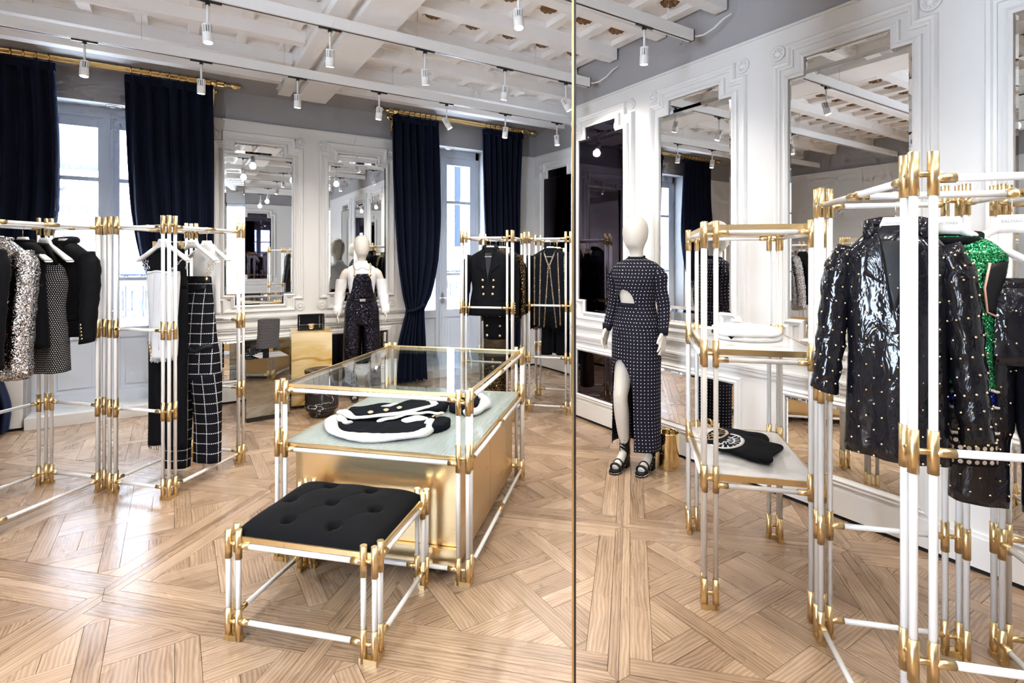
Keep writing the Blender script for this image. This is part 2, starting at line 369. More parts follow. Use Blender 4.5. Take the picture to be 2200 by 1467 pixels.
def interp_keys(keys, m):
    """keys: list of tuples (z, a, b, ...) with monotone z -> m smooth rows"""
    K = np.array(sorted([tuple(k) for k in keys], key=lambda r: -r[0]), float); s = np.arange(len(K)); t = np.linspace(0, len(K) - 1, m)
    out = np.zeros((m, K.shape[1]))
    for j, tt in enumerate(t):
        i = min(int(tt), len(K) - 2); u = tt - i; p1, p2 = K[i], K[i + 1]; p0 = K[i - 1] if i else 2 * p1 - p2; p3 = K[i + 2] if i + 2 < len(K) else 2 * p2 - p1
        cr = .5 * ((2 * p1) + (-p0 + p2) * u + (2 * p0 - 5 * p1 + 4 * p2 - p3) * u * u + (-p0 + 3 * p1 - 3 * p2 + p3) * u ** 3)
        out[j] = .55 * cr + .45 * (p1 + (p2 - p1) * u)
    return out
def sgp(c, e): return math.copysign(abs(c) ** e, c)
class Loft:
    """closed cloth-like body: keys (z, halfwidth, halfdepth[, cx, cy]); front is -y"""
    def __init__(s, keys, m=28, n=40, e=2.3, fold=0, nf=7, ph=0, gap=None, foldz=None):
        keys = [tuple(k) + (0,) * (5 - len(k)) for k in keys]
        s.R = interp_keys(keys, m); s.n = n; s.e = e; s.fold = fold; s.nf = nf; s.ph = ph; s.gap = gap
        s.ztop = s.R[0][0]; s.zbot = s.R[-1][0]
    def ring(s, z):
        R = s.R; zz = R[::-1, 0]; return [float(np.interp(z, zz, R[::-1, k])) for k in range(1, 5)]
    def front(s, x, z, off=.004):
        w, d, cx, cy = s.ring(z); t = min(1, abs((x - cx) / max(w, 1e-4))); return cy - d * (1 - t ** s.e) ** (1 / s.e) - off
    def into(s, mb, cap_top=True, cap_bot=True):
        n = s.n; v = []; uv = []; m = len(s.R); ex = 2 / s.e
        for (z, w, d, cx, cy) in s.R:
            k = (s.ztop - z) / max(1e-6, s.ztop - s.zbot)
            g = s.gap(z) if s.gap else None          # (centre angle, half angle)
            cols = n + 1
            if g: a0, a1 = g[0] + g[1], g[0] + 2 * math.pi - g[1]
            else:
                c0 = s.gap0 if s.gap else math.pi / 2
                a0, a1 = c0, c0 + 2 * math.pi
            pts = []
            for i in range(cols):
                a = a0 + (a1 - a0) * i / n
                f = s.fold * (.25 + k) * math.sin(s.nf * a + s.ph + 2.2 * k) + .5 * s.fold * k * math.sin((2 * s.nf + 1) * a + 1.7 * s.ph)
                x = cx + (w + f * .35) * sgp(math.cos(a), ex); y = cy + (d + f) * sgp(math.sin(a), ex); pts.append((x, y, z))
            ln = [0]
            for i in range(1, cols): ln.append(ln[-1] + math.dist(pts[i][:2], pts[i - 1][:2]))
            mid = ln[n // 2]
            for i in range(cols): v.append(pts[i]); uv.append((ln[i] - mid, z))
        q = n + 1
        f = [(i * q + j, i * q + j + 1, (i + 1) * q + j + 1, (i + 1) * q + j) for i in range(m - 1) for j in range(n)]
        f = [tuple(reversed(t)) for t in f]
        mb.add(v, f, uv, smooth=True)
        o = len(mb.v) - len(v)
        if cap_top and not (s.gap and s.gap(s.ztop)): mb.f.append([o + j for j in range(n)]); mb.sm.append(False)
        if cap_bot and not s.gap: mb.f.append([o + (m - 1) * q + j for j in reversed(range(n))]); mb.sm.append(False)
        return mb
def patch(loft, poly, thick=.006, off=.004, sub=6, mirror=False):
    """flat piece of cloth draped on the front of a loft; poly = (x, z) outline"""
    if mirror: poly = [(-x, z) for x, z in reversed(poly)]
    P = []
    for i in range(len(poly)):
        a = poly[i]; b = poly[(i + 1) % len(poly)]
        for k in range(sub): P.append((a[0] + (b[0] - a[0]) * k / sub, a[1] + (b[1] - a[1]) * k / sub))
    cx = sum(p[0] for p in P) / len(P); cz = sum(p[1] for p in P) / len(P); n = len(P); v = []; uv = []; rings = (1, .97, .75, .5, .25)
    for ri, r in enumerate(rings):
        for x, z in P:
            xx = cx + (x - cx) * r; zz = cz + (z - cz) * r
            v.append((xx, loft.front(xx, zz, 0) - (off if ri == 0 else off + thick), zz)); uv.append((xx, zz))
    v.append((cx, loft.front(cx, cz, 0) - off - thick, cz)); uv.append((cx, cz))
    f = []
    for r in range(len(rings) - 1):
        for i in range(n): j = (i + 1) % n; f.append((r * n + i, r * n + j, (r + 1) * n + j, (r + 1) * n + i))
    for i in range(n): f.append(((len(rings) - 1) * n + i, (len(rings) - 1) * n + (i + 1) % n, len(v) - 1))
    return MB().add(v, f, uv, smooth=True)
def pillow(mb, poly, h, z0=0, sub=4, wave=0., ph=0):
    """soft folded cloth lying flat: outline with rounded puffy edge"""
    P = []
    m = len(poly)
    for i in range(m):
        p0, p1, p2, p3 = poly[i - 1], poly[i], poly[(i + 1) % m], poly[(i + 2) % m]
        for k in range(sub):
            u = k / sub; P.append(tuple(.5 * (2 * p1[j] + (-p0[j] + p2[j]) * u + (2 * p0[j] - 5 * p1[j] + 4 * p2[j] - p3[j]) * u * u + (-p0[j] + 3 * p1[j] - 3 * p2[j] + p3[j]) * u ** 3) for j in (0, 1)))
    cx = sum(p[0] for p in P) / len(P); cy = sum(p[1] for p in P) / len(P); n = len(P); v = []; uv = []
    prof = [(.965, 0), (1, .25), (1, .6), (.97, .88), (.90, 1), (.75, 1.0), (.55, 1.02), (.3, 1.0)]
    for r, hh in prof:
        for i, (x, y) in enumerate(P):
            xx = cx + (x - cx) * r; yy = cy + (y - cy) * r
            zz = z0 + h * hh + (wave * (math.sin(23 * xx + 31 * yy + ph) + .8 * math.sin(61 * xx - 37 * yy + 2 * ph) + .5 * math.sin(95 * yy + 3 * ph)) * (hh > .5)); v.append((xx, yy, zz)); uv.append((xx, yy))
    v.append((cx, cy, z0 + h)); uv.append((cx, cy)); f = []
    for r in range(len(prof) - 1):
        for i in range(n): j = (i + 1) % n; f.append((r * n + i, r * n + j, (r + 1) * n + j, (r + 1) * n + i))
    for i in range(n): f.append(((len(prof) - 1) * n + i, (len(prof) - 1) * n + (i + 1) % n, len(v) - 1))
    f.append(tuple(reversed(range(n))))
    return mb.add(v, f, uv, smooth=True)
_cache = {}
def vcyl(r, L, n=14):
    k = ('c', round(r, 4), round(L, 4), n)
    if k not in _cache: _cache[k] = MB().cyl((0, 0, 0), (0, 0, L), r, n).mesh('tube')
    return _cache[k]
def vtube(name, r, L, mat, parent, loc, axis='z', n=14):
    me = vcyl(r, L, n); k = ('m', me.name, mat)
    if k not in _cache:
        m2 = me.copy() if me.materials else me
        m2.materials.clear(); m2.materials.append(MATS[mat]); _cache[k] = m2
    o = bpy.data.objects.new(name, _cache[k]); C.objects.link(o); o.parent = parent; o.location = loc
    if axis == 'x': o.rotation_euler = (0, math.pi / 2, 0)
    if axis == 'y': o.rotation_euler = (-math.pi / 2, 0, 0)
    return o
# ================================================================== SETTING
YB, XR, XF, YJ = 6.35, 3.31, 4.42, 4.06        # back wall, right wall, recessed right wall, end of the right wall
XL, YF = -2.7, -2.9                            # wall to the left of and behind the camera
ZC = 3.40                                      # ceiling boards
# ---------------------------------------------------------------- parquet floor
floor = struct(MB().box(XL - .2, XF + .2, YF - .2, YB + .5, -.08, -.006).build('floor', 'shadow_gap'))
def clip_poly(poly, planes):
    for (a, b, c) in planes:                   # keep a*x+b*y<=c
        out = []
        for i in range(len(poly)):
            p, q = poly[i], poly[(i + 1) % len(poly)]; dp = a * p[0] + b * p[1] - c; dq = a * q[0] + b * q[1] - c
            if dp <= 0: out.append(p)
            if dp * dq < 0: t = dp / (dp - dq); out.append((p[0] + (q[0] - p[0]) * t, p[1] + (q[1] - p[1]) * t))
        poly = out
        if len(poly) < 3: return []
    return poly
def area(poly): return .5 * sum(poly[i][0] * poly[(i + 1) % len(poly)][1] - poly[(i + 1) % len(poly)][0] * poly[i][1] for i in range(len(poly)))
def inset(poly, g):
    if area(poly) < 0: poly = poly[::-1]
    pl = []
    for i in range(len(poly)):
        p, q = poly[i], poly[(i + 1) % len(poly)]; dx, dy = q[0] - p[0], q[1] - p[1]; l = math.hypot(dx, dy)
        if l < 1e-5: continue
        nx, ny = dy / l, -dx / l; pl.append((nx, ny, nx * p[0] + ny * p[1] - g))
    return clip_poly(poly, pl)
PP, BW, FW = 1.135, .080, .085; P0, Q0 = -2.315, 1.937
def panel_pieces():
    """pieces of one panel around its centre: (polygon, grain angle)"""
    out = []; h = PP / 2; b = BW / 2
    out.append(([(-h, -h), (h, -h), (h - b, -h + b), (-h + b, -h + b)], 0)); out.append(([(-h, h), (h, h), (h - b, h - b), (-h + b, h - b)], 0))
    out.append(([(-h, -h), (-h, h), (-h + b, h - b), (-h + b, -h + b)], math.pi / 2)); out.append(([(h, -h), (h, h), (h - b, h - b), (h - b, -h + b)], math.pi / 2))
    i = h - b; k = i - FW
    out.append(([(-i, -i), (i, -i), (i, -k), (-i, -k)], 0)); out.append(([(-i, i), (i, i), (i, k), (-i, k)], 0))
    out.append(([(-i, -k), (-k, -k), (-k, k), (-i, k)], math.pi / 2)); out.append(([(i, -k), (k, -k), (k, k), (i, k)], math.pi / 2))
    sq = [(1, 0, k), (-1, 0, k), (0, 1, k), (0, -1, k)]
    a = 2 * k * math.sqrt(2) / 4; w = .085; n = 4
    def rot(u, v): return ((u - v) * S2, (u + v) * S2)
    def put(u0, u1, v0, v1, ang):
        p = clip_poly([rot(u0, v0), rot(u1, v0), rot(u1, v1), rot(u0, v1)], sq)
        if len(p) >= 3 and abs(area(p)) > 4e-4: out.append((p, ang + math.pi / 4))
    hw = w / 2
    for r in range(-n, n + 1):
        for c in range(-n, n + 1):
            if (r + c) % 2 == 0: put(c * a - a + hw, c * a + a - hw, r * a - hw, r * a + hw, 0)
            else: put(c * a - hw, c * a + hw, r * a - a + hw, r * a + a - hw, math.pi / 2)
            x0, x1, y0, y1 = c * a + hw, (c + 1) * a - hw, r * a + hw, (r + 1) * a - hw
            if (r + c) % 2: 
                m = (y0 + y1) / 2; put(x0, x1, y0, m, 0); put(x0, x1, m, y1, 0)
            else:
                m = (x0 + x1) / 2; put(x0, m, y0, y1, math.pi / 2); put(m, x1, y0, y1, math.pi / 2)
    return out
planks = []
THc = math.radians(32.4); Fv = (math.sin(THc), math.cos(THc)); Rv = (math.cos(THc), -math.sin(THc))
base = panel_pieces()
for ip in range(-3, 8):
    for iq in range(-6, 7):
        cp, cq = P0 + PP * (ip + .5), Q0 + PP * (iq + .5)
        for poly, ang in base:
            w = [W(cp + x, cq + y)[:2] for x, y in poly]
            cx = sum(p[0] for p in w) / len(w); cy = sum(p[1] for p in w) / len(w)
            w = clip_poly(w, [(1, 0, (XR if cy < YJ else XF) + .04), (-1, 0, -XL + .1), (0, 1, YB + .35), (0, -1, -YF + .1)])
            w = inset(w, .0009) if len(w) > 2 else []
            if len(w) < 3 or abs(area(w)) < 2e-4: continue
            cx = sum(p[0] for p in w) / len(w); cy = sum(p[1] for p in w) / len(w); t = cx * Fv[0] + cy * Fv[1]; vis = 0
            if t > .5:
                px = 1100 + 1145 * (cx * Rv[0] + cy * Rv[1]) / t; py = 560 + 1145 * 1.5 / t
                if -60 < px < 2260 and py < 1540: vis = abs(area(w)) * 1.5 / t ** 3
            planks.append((vis, w, ang + math.pi / 4 * -1))
planks.sort(key=lambda r: -r[0])
def plank_geo(w, ang, rnd):
    n = len(w); dz = rnd.uniform(-.0005, .0003); v = [(x, y, -.012) for x, y in w] + [(x, y, dz) for x, y in w]
    f = [tuple(range(n, 2 * n))] + [(i, (i + 1) % n, n + (i + 1) % n, n + i) for i in range(n)]
    if area(w) < 0: f = [tuple(reversed(q)) for q in f]
    ca, sa = math.cos(ang), math.sin(ang); ox, oy = rnd.uniform(0, 50), rnd.uniform(0, 50)
    uv = [(x * ca + y * sa + ox, -x * sa + y * ca + oy) for x, y in w] * 2
    return v, f, uv
def tone_attr(me, vals):
    at = me.attributes.new('tone', 'FLOAT', 'POINT'); at.data.foreach_set('value', vals)
rnd = random.Random(11)
for vis, w, ang in planks[:300]:
    v, f, uv = plank_geo(w, ang, rnd); mb = MB().add(v, f, uv); me = mb.mesh('plank'); tone_attr(me, [rnd.random()] * len(v)); link('plank', me, 'oak', floor)
mb = MB(); tones = []
for vis, w, ang in planks[300:]:
    v, f, uv = plank_geo(w, ang, rnd); mb.add(v, f, uv); tones += [rnd.random()] * len(v)
me = mb.mesh('parquet_field'); tone_attr(me, tones); o = link('parquet_field', me, 'oak', floor); o['kind'] = 'stuff'

# ---------------------------------------------------------------- walls
# local wall frame: u along the wall, z up, n out of the wall into the room
class Wall:
    def __init__(s, origin, u, n): s.o = Vector(origin); s.u = Vector(u); s.n = Vector(n)
    def P(s, u, z, d): q = s.o + s.u * u + s.n * d; return (q.x, q.y, z)
    def box(s, mb, u0, u1, z0, z1, d0, d1):
        v = [s.P(u, z, d) for z in (z0, z1) for d in (d0, d1) for u in (u0, u1)]
        f = [(0, 2, 3, 1), (4, 5, 7, 6), (0, 1, 5, 4), (2, 6, 7, 3), (0, 4, 6, 2), (1, 3, 7, 5)]
        if s.u.cross(s.n).z < 0: f = [tuple(reversed(q)) for q in f]
        return mb.add(v, f)
    def loops(s, mb, poly, prof, fill=False):
        """moulding: rectilinear closed outline swept with profile (offset outward, height)"""
        if area(poly) < 0: poly = poly[::-1]
        n = len(poly); dirs = []
        for i in range(n):
            p, q = poly[i], poly[(i + 1) % n]; l = math.dist(p, q); dirs.append(((q[1] - p[1]) / l, -(q[0] - p[0]) / l))
        v = []
        for off, hgt in prof:
            for i in range(n):
                a, b = dirs[i - 1], dirs[i]; x = poly[i][0] + off * (a[0] + b[0]); z = poly[i][1] + off * (a[1] + b[1])
                v.append(s.P(x, z, hgt))
        f = [(r * n + i, r * n + (i + 1) % n, (r + 1) * n + (i + 1) % n, (r + 1) * n + i) for r in range(len(prof) - 1) for i in range(n)]
        flip = s.u.cross(Vector((0, 0, 1))).dot(s.n) > 0
        if fill: f.append(tuple((len(prof) - 1) * n + i for i in range(n)))
        if flip: f = [tuple(reversed(q)) for q in f]
        return mb.add(v, f)
WB = Wall((0, YB, 0), (1, 0, 0), (0, -1, 0)); WR = Wall((XR, 0, 0), (0, -1, 0), (-1, 0, 0)); WF = Wall((XF, 0, 0), (0, -1, 0), (-1, 0, 0))
WL = Wall((XL, 0, 0), (0, 1, 0), (1, 0, 0)); WN = Wall((0, YF, 0), (-1, 0, 0), (0, 1, 0))
CZ = 2.98
WIN = [(-1.115, .035), (2.475, 3.61)]; LZ = 3.0
# back wall with two door-window openings
mb = MB()
xs = [XL - .2, WIN[0][0], WIN[0][1], WIN[1][0], WIN[1][1], XF + .2]
for a, b in ((xs[0], xs[1]), (xs[2], xs[3]), (xs[4], xs[5])): WB.box(mb, a, b, -.05, 3.6, -.42, 0)
for a, b in WIN: WB.box(mb, a, b, LZ, 3.6, -.42, 0)
wall_back = struct(mb.build('wall_back', 'wall_grey'))
mb = MB(); WR.box(mb, -YJ, -YF + .2, -.05, 3.6, -.25, 0); wall_right = struct(mb.build('wall_right', 'wall_grey'))
mb = MB(); WF.box(mb, -YB - .2, -YJ + .25, -.05, 3.6, -.2, 0); mb.box(XR + .02, XF, YJ - .22, YJ - .002, -.05, 3.6)
wall_recess = struct(mb.build('wall_recess', 'wall_grey'))
WINL_ADDED = [(0., 1.1)]  # opening added in the unseen left wall to let in more daylight
LSP = [(YF - .2, 0.), (1.1, YB + .2)]
mb = MB()
for a, b in LSP: WL.box(mb, a, b, -.05, 3.6, -.2, 0)
for a, b in WINL_ADDED: WL.box(mb, a, b, -.05, .55, -.2, 0); WL.box(mb, a, b, 2.95, 3.6, -.2, 0)
wall_left = struct(mb.build('wall_left', 'wall_grey'))
for k, (a, b) in enumerate(WINL_ADDED):
    wn = bpy.data.objects.new('window_%d' % (k + 3), None); C.objects.link(wn); wn['kind'] = 'structure'  # added window, out of view, for soft side daylight
    mb = MB(); WL.box(mb, a, a + .06, .55, 2.95, -.14, -.06); WL.box(mb, b - .06, b, .55, 2.95, -.14, -.06); WL.box(mb, a, b, .55, .63, -.14, -.06); WL.box(mb, a, b, 2.87, 2.95, -.14, -.06); WL.box(mb, (a + b) / 2 - .03, (a + b) / 2 + .03, .55, 2.95, -.14, -.06); WL.box(mb, a, b, 2.2, 2.24, -.13, -.07); mb.build('frame', 'window_paint', wn)
    mb = MB(); WL.box(mb, a + .06, b - .06, .63, 2.87, -.102, -.098); mb.build('pane', 'window_glass', wn)
mb = MB(); WN.box(mb, -XR - .2, -XL + .2, -.05, 3.6, -.2, 0); wall_front = struct(mb.build('wall_front', 'wall_grey'))
PD = .035          # depth of the white panelling
def panelling(wall, parent, spans):
    for a, b in spans:
        mb = MB(); wall.box(mb, a, b, .02, CZ, 0, PD); wall.box(mb, a, b, CZ - .012, CZ + .004, PD, PD + .012); mb.build('panelling', 'wall_white', parent)
        mb = MB(); wall.box(mb, a, b, .025, .17, PD, PD + .02); wall.box(mb, a, b, .17, .19, PD, PD + .012); mb.build('baseboard', 'trim_white', parent)
        mb = MB(); wall.box(mb, a, b, .0, .025, 0, PD + .005); mb.build('shadow_gap', 'shadow_gap', parent)
        # dado rail: three stacked mouldings
        for z0, z1, d in ((.735, .765, .018), (.765, .785, .030), (.785, .80, .038), (.865, .885, .022), (.885, .905, .034)):
            mb = MB(); wall.box(mb, a, b, z0, z1, PD, PD + d); mb.build('dado_rail', 'trim_white', parent)
panelling(WB, wall_back, [(XL, WIN[0][0] - .02), (WIN[0][1] + .02, WIN[1][0] - .02), (WIN[1][1] + .02, XF)])
panelling(WR, wall_right, [(-YJ, -YF)])
panelling(WF, wall_recess, [(-YB, -YJ)])
panelling(WL, wall_left, [(YF, 0.), (1.1, YB)])
panelling(WN, wall_front, [(-XR, -XL)])
# rosette (one mesh, shared)
def rosette_mesh():
    mb = MB(); mb.lathe([(.046, 0), (.050, .006), (.046, .013), (.036, .013), (.034, .009), (.020, .009), (.018, .013), (.010, .018), (.004, .019)], n=20)
    for k in range(10):
        a = 2 * math.pi * k / 10; mb.lathe([(.0085, 0), (.008, .012), (.004, .016)], (.027 * math.cos(a), .027 * math.sin(a), 0), n=8)
    me = mb.mesh('rosette'); me.materials.append(MATS['trim_white']); return me
ROS = rosette_mesh()
def rosette(wall, parent, u, z):
    o = bpy.data.objects.new('rosette', ROS); C.objects.link(o); o.parent = parent; o.location = wall.P(u, z, PD)
    n = wall.n; x = wall.u; m = Matrix((x, Vector((0, 0, 1)), n)).transposed(); o.rotation_euler = m.to_euler()
def stepped(u0, u1, z0, z1, s, top, bot):
    """cross-shaped outline: main rectangle with a narrower step above and below"""
    return [(u0, z0), (u0 + s, z0), (u0 + s, z0 - bot), (u1 - s, z0 - bot), (u1 - s, z0), (u1, z0), (u1, z1), (u1 - s, z1), (u1 - s, z1 + top), (u0 + s, z1 + top), (u0 + s, z1), (u0, z1)]
def bevel_pane(wall, u0, u1, z0, z1, d, name, mat, parent):
    mb = MB(); wall.loops(mb, [(u0, z0), (u1, z0), (u1, z1), (u0, z1)], [(0, d - .004), (0, d), (-.022, d + .0035)], fill=True); return mb.build(name, mat, parent)
def wall_panel(wall, parent, u0, u1, label, mat='mirror', lower=True, rose=True, group=None, low=''):
    z0, z1, s, st = 1.13, 2.64, .10, .11
    t = thing('wall_mirror', label, 'mirror', wall.P((u0 + u1) / 2, 0, 0), group=group)
    inv = t.matrix_world.inverted() if False else None
    lo = Vector(wall.P((u0 + u1) / 2, 0, 0))
    def rebase(o): o.location = -lo; return o
    d = PD + .012
    rebase(bevel_pane(wall, u0, u1, z0, z1, d, 'pane', mat, t)); rebase(bevel_pane(wall, u0 + s, u1 - s, z1 + .001, z1 + st, d, 'pane', mat, t)); rebase(bevel_pane(wall, u0 + s, u1 - s, z0 - st, z0 - .001, d, 'pane', mat, t))
    mb = MB(); wall.loops(mb, stepped(u0, u1, z0, z1, s, st, st), [(-.004, PD), (-.004, d + .012), (.010, d + .020), (.022, d + .010), (.032, d + .006), (.036, PD)]); rebase(mb.build('frame', 'trim_white', t))
    # outer moulding of the panel, notched round the rosettes
    g = .105; o1 = stepped(u0 - g, u1 + g, z0 - .06, z1 + .12, .085, .105, .125)
    mb = MB(); wall.loops(mb, o1, [(-.050, PD), (-.048, PD + .010), (-.036, PD + .012), (-.028, PD + .022), (-.012, PD + .026), (-.004, PD + .014), (0, PD)]); mb.build('panel_moulding', 'trim_white', parent)
    if rose:
        for uu in (u0 - g + .034, u1 + g - .034):
            rosette(wall, parent, uu, 2.825); rosette(wall, parent, uu, .99)
    if lower:
        l = thing('lower_mirror', low, 'mirror', wall.P((u0 + u1) / 2, 0, 0))
        rebase(bevel_pane(wall, u0 - .02, u1 + .02, .235, .655, d, 'pane', mat, l))
        mb = MB(); wall.loops(mb, [(u0 - .02, .235), (u1 + .02, .235), (u1 + .02, .655), (u0 - .02, .655)], [(-.004, PD), (-.004, d + .010), (.010, d + .018), (.024, d + .008), (.032, d + .014), (.045, d + .006), (.05, PD)]); rebase(mb.build('frame', 'trim_white', l))
wall_panel(WB, wall_back, .44, 1.125, 'tall stepped mirror in white panelling behind the yellow marble plinth', low='low white-framed mirror under the dado behind the mirrored box plinth')
wall_panel(WB, wall_back, 1.50, 2.185, 'tall stepped mirror in white panelling behind the mannequin in sequin dungarees', low='low white-framed mirror under the dado behind the sequin dungarees mannequin')
wall_panel(WR, wall_right, -3.955, -3.345, 'tall stepped smoked dark mirror behind the crystal dress mannequin', 'smoked_mirror', low='low smoked mirror under the dado behind the crystal dress mannequin')
wall_panel(WR, wall_right, -2.955, -2.295, 'tall stepped mirror between the smoked mirror and the wider mirror', low='low mirror under the dado reflecting the back of the crystal skirt')
wall_panel(WR, wall_right, -1.90, -1.225, 'tall stepped mirror behind the open shelf tower', low='low mirror under the dado between shelf tower and patent jacket')
wall_panel(WR, wall_right, -.837, -.16, 'tall stepped mirror at the far right edge behind the studded clothes', low='low mirror under the dado at the far right edge')
wall_panel(WF, wall_recess, -6.06, -5.43, 'tall stepped smoked dark mirror in the recess behind the chain jacket', 'smoked_mirror', low='low smoked mirror under the dado in the recess')
for k, u0 in enumerate((-2.2, -.9, .5, 1.9)): wall_panel(WN, wall_front, u0, u0 + .68, 'tall stepped smoked mirror on the wall opposite, %s along it' % ('first', 'second', 'third', 'fourth')[k], 'smoked_mirror', lower=False, rose=False)
# ---------------------------------------------------------------- ceiling
mb = MB(); mb.box(XL - .2, XF + .2, YF - .2, 5.80, ZC, ZC + .1); ceiling = struct(mb.build('ceiling', 'ceiling_white'))
mb = MB(); v = [(XL, 5.78, ZC), (XF, 5.78, ZC), (XF, YB, 3.29), (XL, YB, 3.29), (XL, 5.78, ZC + .1), (XF, 5.78, ZC + .1), (XF, YB, ZC + .1), (XL, YB, ZC + .1)]
mb.add(v, [(0, 1, 2, 3), (4, 7, 6, 5), (0, 4, 5, 1), (1, 5, 6, 2), (2, 6, 7, 3), (3, 7, 4, 0)]); mb.build('cove', 'wall_grey', ceiling)
BX0, BX1 = .90, 1.42
JY = [2.40 + .55 * k for k in range(-9, 7)]
for y in JY:
    for a, b in ((XL, BX0), (BX1, XR - .03 if y < YJ else XF)):
        mb = MB(); mb.box(a, b, y - .05, y + .05, 3.265, ZC + .01); mb.box(a, b, y - .062, y + .062, 3.36, ZC + .01); mb.build('joist', 'ceiling_white', ceiling)
mb = MB(); mb.box(BX0, BX1, YF, 6.02, 3.29, ZC + .01); mb.box(BX0 + .02, BX0 + .14, YF, 6.02, 3.235, 3.292); mb.box(BX0 + .20, BX1 - .02, YF, 6.02, 3.215, 3.292); mb.build('main_beam', 'ceiling_white', ceiling)
mb = MB(); mb.box(-.04, .04, -.215, .215, 0, .05); bat = mb.mesh('batten'); bat.materials.append(MATS['ceiling_white'])
mb = MB()
for k in range(8):
    a = 2 * math.pi * k / 8; mb.lathe([(.017, 0), (.019, -.010), (.010, -.020), (.003, -.022)], (.034 * math.cos(a), .034 * math.sin(a), 0), n=8)
mb.lathe([(.030, 0), (.026, -.016), (.014, -.026), (.004, -.028)], n=10)
mb.v = [(x * 1.3, y * 1.3, z * 1.3) for x, y, z in mb.v]; ros = mb.mesh('gilded_rosette'); ros.materials.append(MATS['gilt'])
mb = MB()
for k in range(9):
    a = 2 * math.pi * k / 9 + .2; r0, r1 = .055, .105
    mb.prism([(r0 * math.cos(a), r0 * math.sin(a)), (.08 * math.cos(a - .16), .08 * math.sin(a - .16)), (r1 * math.cos(a), r1 * math.sin(a)), (.08 * math.cos(a + .16), .08 * math.sin(a + .16))], -.006, 0)
leafm = mb.mesh('plaster_leaves'); leafm.materials.append(MATS['ceiling_white'])
for j in range(len(JY) - 1):
    y = (JY[j] + JY[j + 1]) / 2
    if y < .6: continue
    for i in range(-8, 17):
        x = -.383 + .345 * i
        if BX0 - .1 < x < BX1 + .05 or x < XL + .1: continue
        xmax = (XR if y < YJ else XF) - .12
        if x < xmax and not (BX0 - .05 < x + .17 < BX1 + .05): o = bpy.data.objects.new('batten', bat); C.objects.link(o); o.parent = ceiling; o.location = (x + .172, y, ZC - .045)
        if x < xmax:
            o = bpy.data.objects.new('gilded_rosette', ros); C.objects.link(o); o.parent = ceiling; o.location = (x, y, ZC)
            if y < 4.5: o2 = bpy.data.objects.new('plaster_leaves', leafm); C.objects.link(o2); o2.parent = ceiling; o2.location = (x, y, ZC)

# ---------------------------------------------------------------- door-windows
def french_window(idx, x0, x1, label):
    yw = YB + .24; cx = (x0 + x1) / 2
    t = bpy.data.objects.new('window_%d' % idx, None); C.objects.link(t); t['kind'] = 'structure'; t['label'] = label
    mb = MB(); mb.box(x0, x0 + .05, yw - .03, yw + .06, 0, LZ); mb.box(x1 - .05, x1, yw - .03, yw + .06, 0, LZ); mb.box(x0, x1, yw - .03, yw + .06, 2.90, LZ + .01); mb.build('frame', 'window_paint', t)
    mb = MB(); mb.box(x0 - .0, x1 + .0, YB - .08, YB + .42, -.02, .10); mb.build('sill_step', 'trim_white', t)
    mb = MB(); mb.lathe([(.07, 0), (.07, -.006), (.05, -.012), (.045, -.004)], (cx + .05, YB + .10, LZ), n=20); mb.build('recessed_lamp', 'steel', t)
    for s in (-1, 1):
        a, b = (x0 + .05, cx) if s < 0 else (cx, x1 - .05)
        leaf = MB(); st = .085
        leaf.box(a, a + st, yw - .02, yw + .035, .10, 2.90); leaf.box(b - st, b, yw - .02, yw + .035, .10, 2.90)
        for z0, z1 in ((.10, .22), (.74, .84), (1.30, 1.335), (2.275, 2.315), (2.80, 2.90)): leaf.box(a + st, b - st, yw - .018, yw + .033, z0, z1)
        lf = leaf.build('casement', 'window_paint', t)
        mb = MB(); mb.box(a + st, b - st, yw + .0, yw + .02, .22, .74); mb.box(a + st + .05, b - st - .05, yw - .012, yw + .02, .27, .69); mb.build('lower_panel', 'window_paint', lf)
        for z0, z1 in ((.84, 1.30), (1.335, 2.275), (2.315, 2.80)):
            mb = MB(); mb.box(a + st, b - st, yw + .006, yw + .010, z0, z1); mb.build('pane', 'window_glass', lf)
    mb = MB(); mb.box(cx - .035, cx + .035, yw - .045, yw - .018, .10, 2.90); mb.box(cx - .012, cx + .012, yw - .055, yw - .04, .10, 2.90); ca = mb.build('cover_strip', 'window_paint', t)
    mb = MB(); mb.cyl((cx, yw - .05, 1.0), (cx, yw - .09, 1.0), .012); mb.cyl((cx - .05, yw - .09, 1.0), (cx + .05, yw - .09, 1.0), .010); mb.box(cx - .018, cx + .018, yw - .06, yw - .04, .93, 1.07); mb.build('handle', 'steel', t)
    return t
french_window(1, WIN[0][0], WIN[0][1], 'pale blue-white french window between the dark curtains at the left')
french_window(2, WIN[1][0], WIN[1][1], 'pale blue-white french window behind the blazer rack')

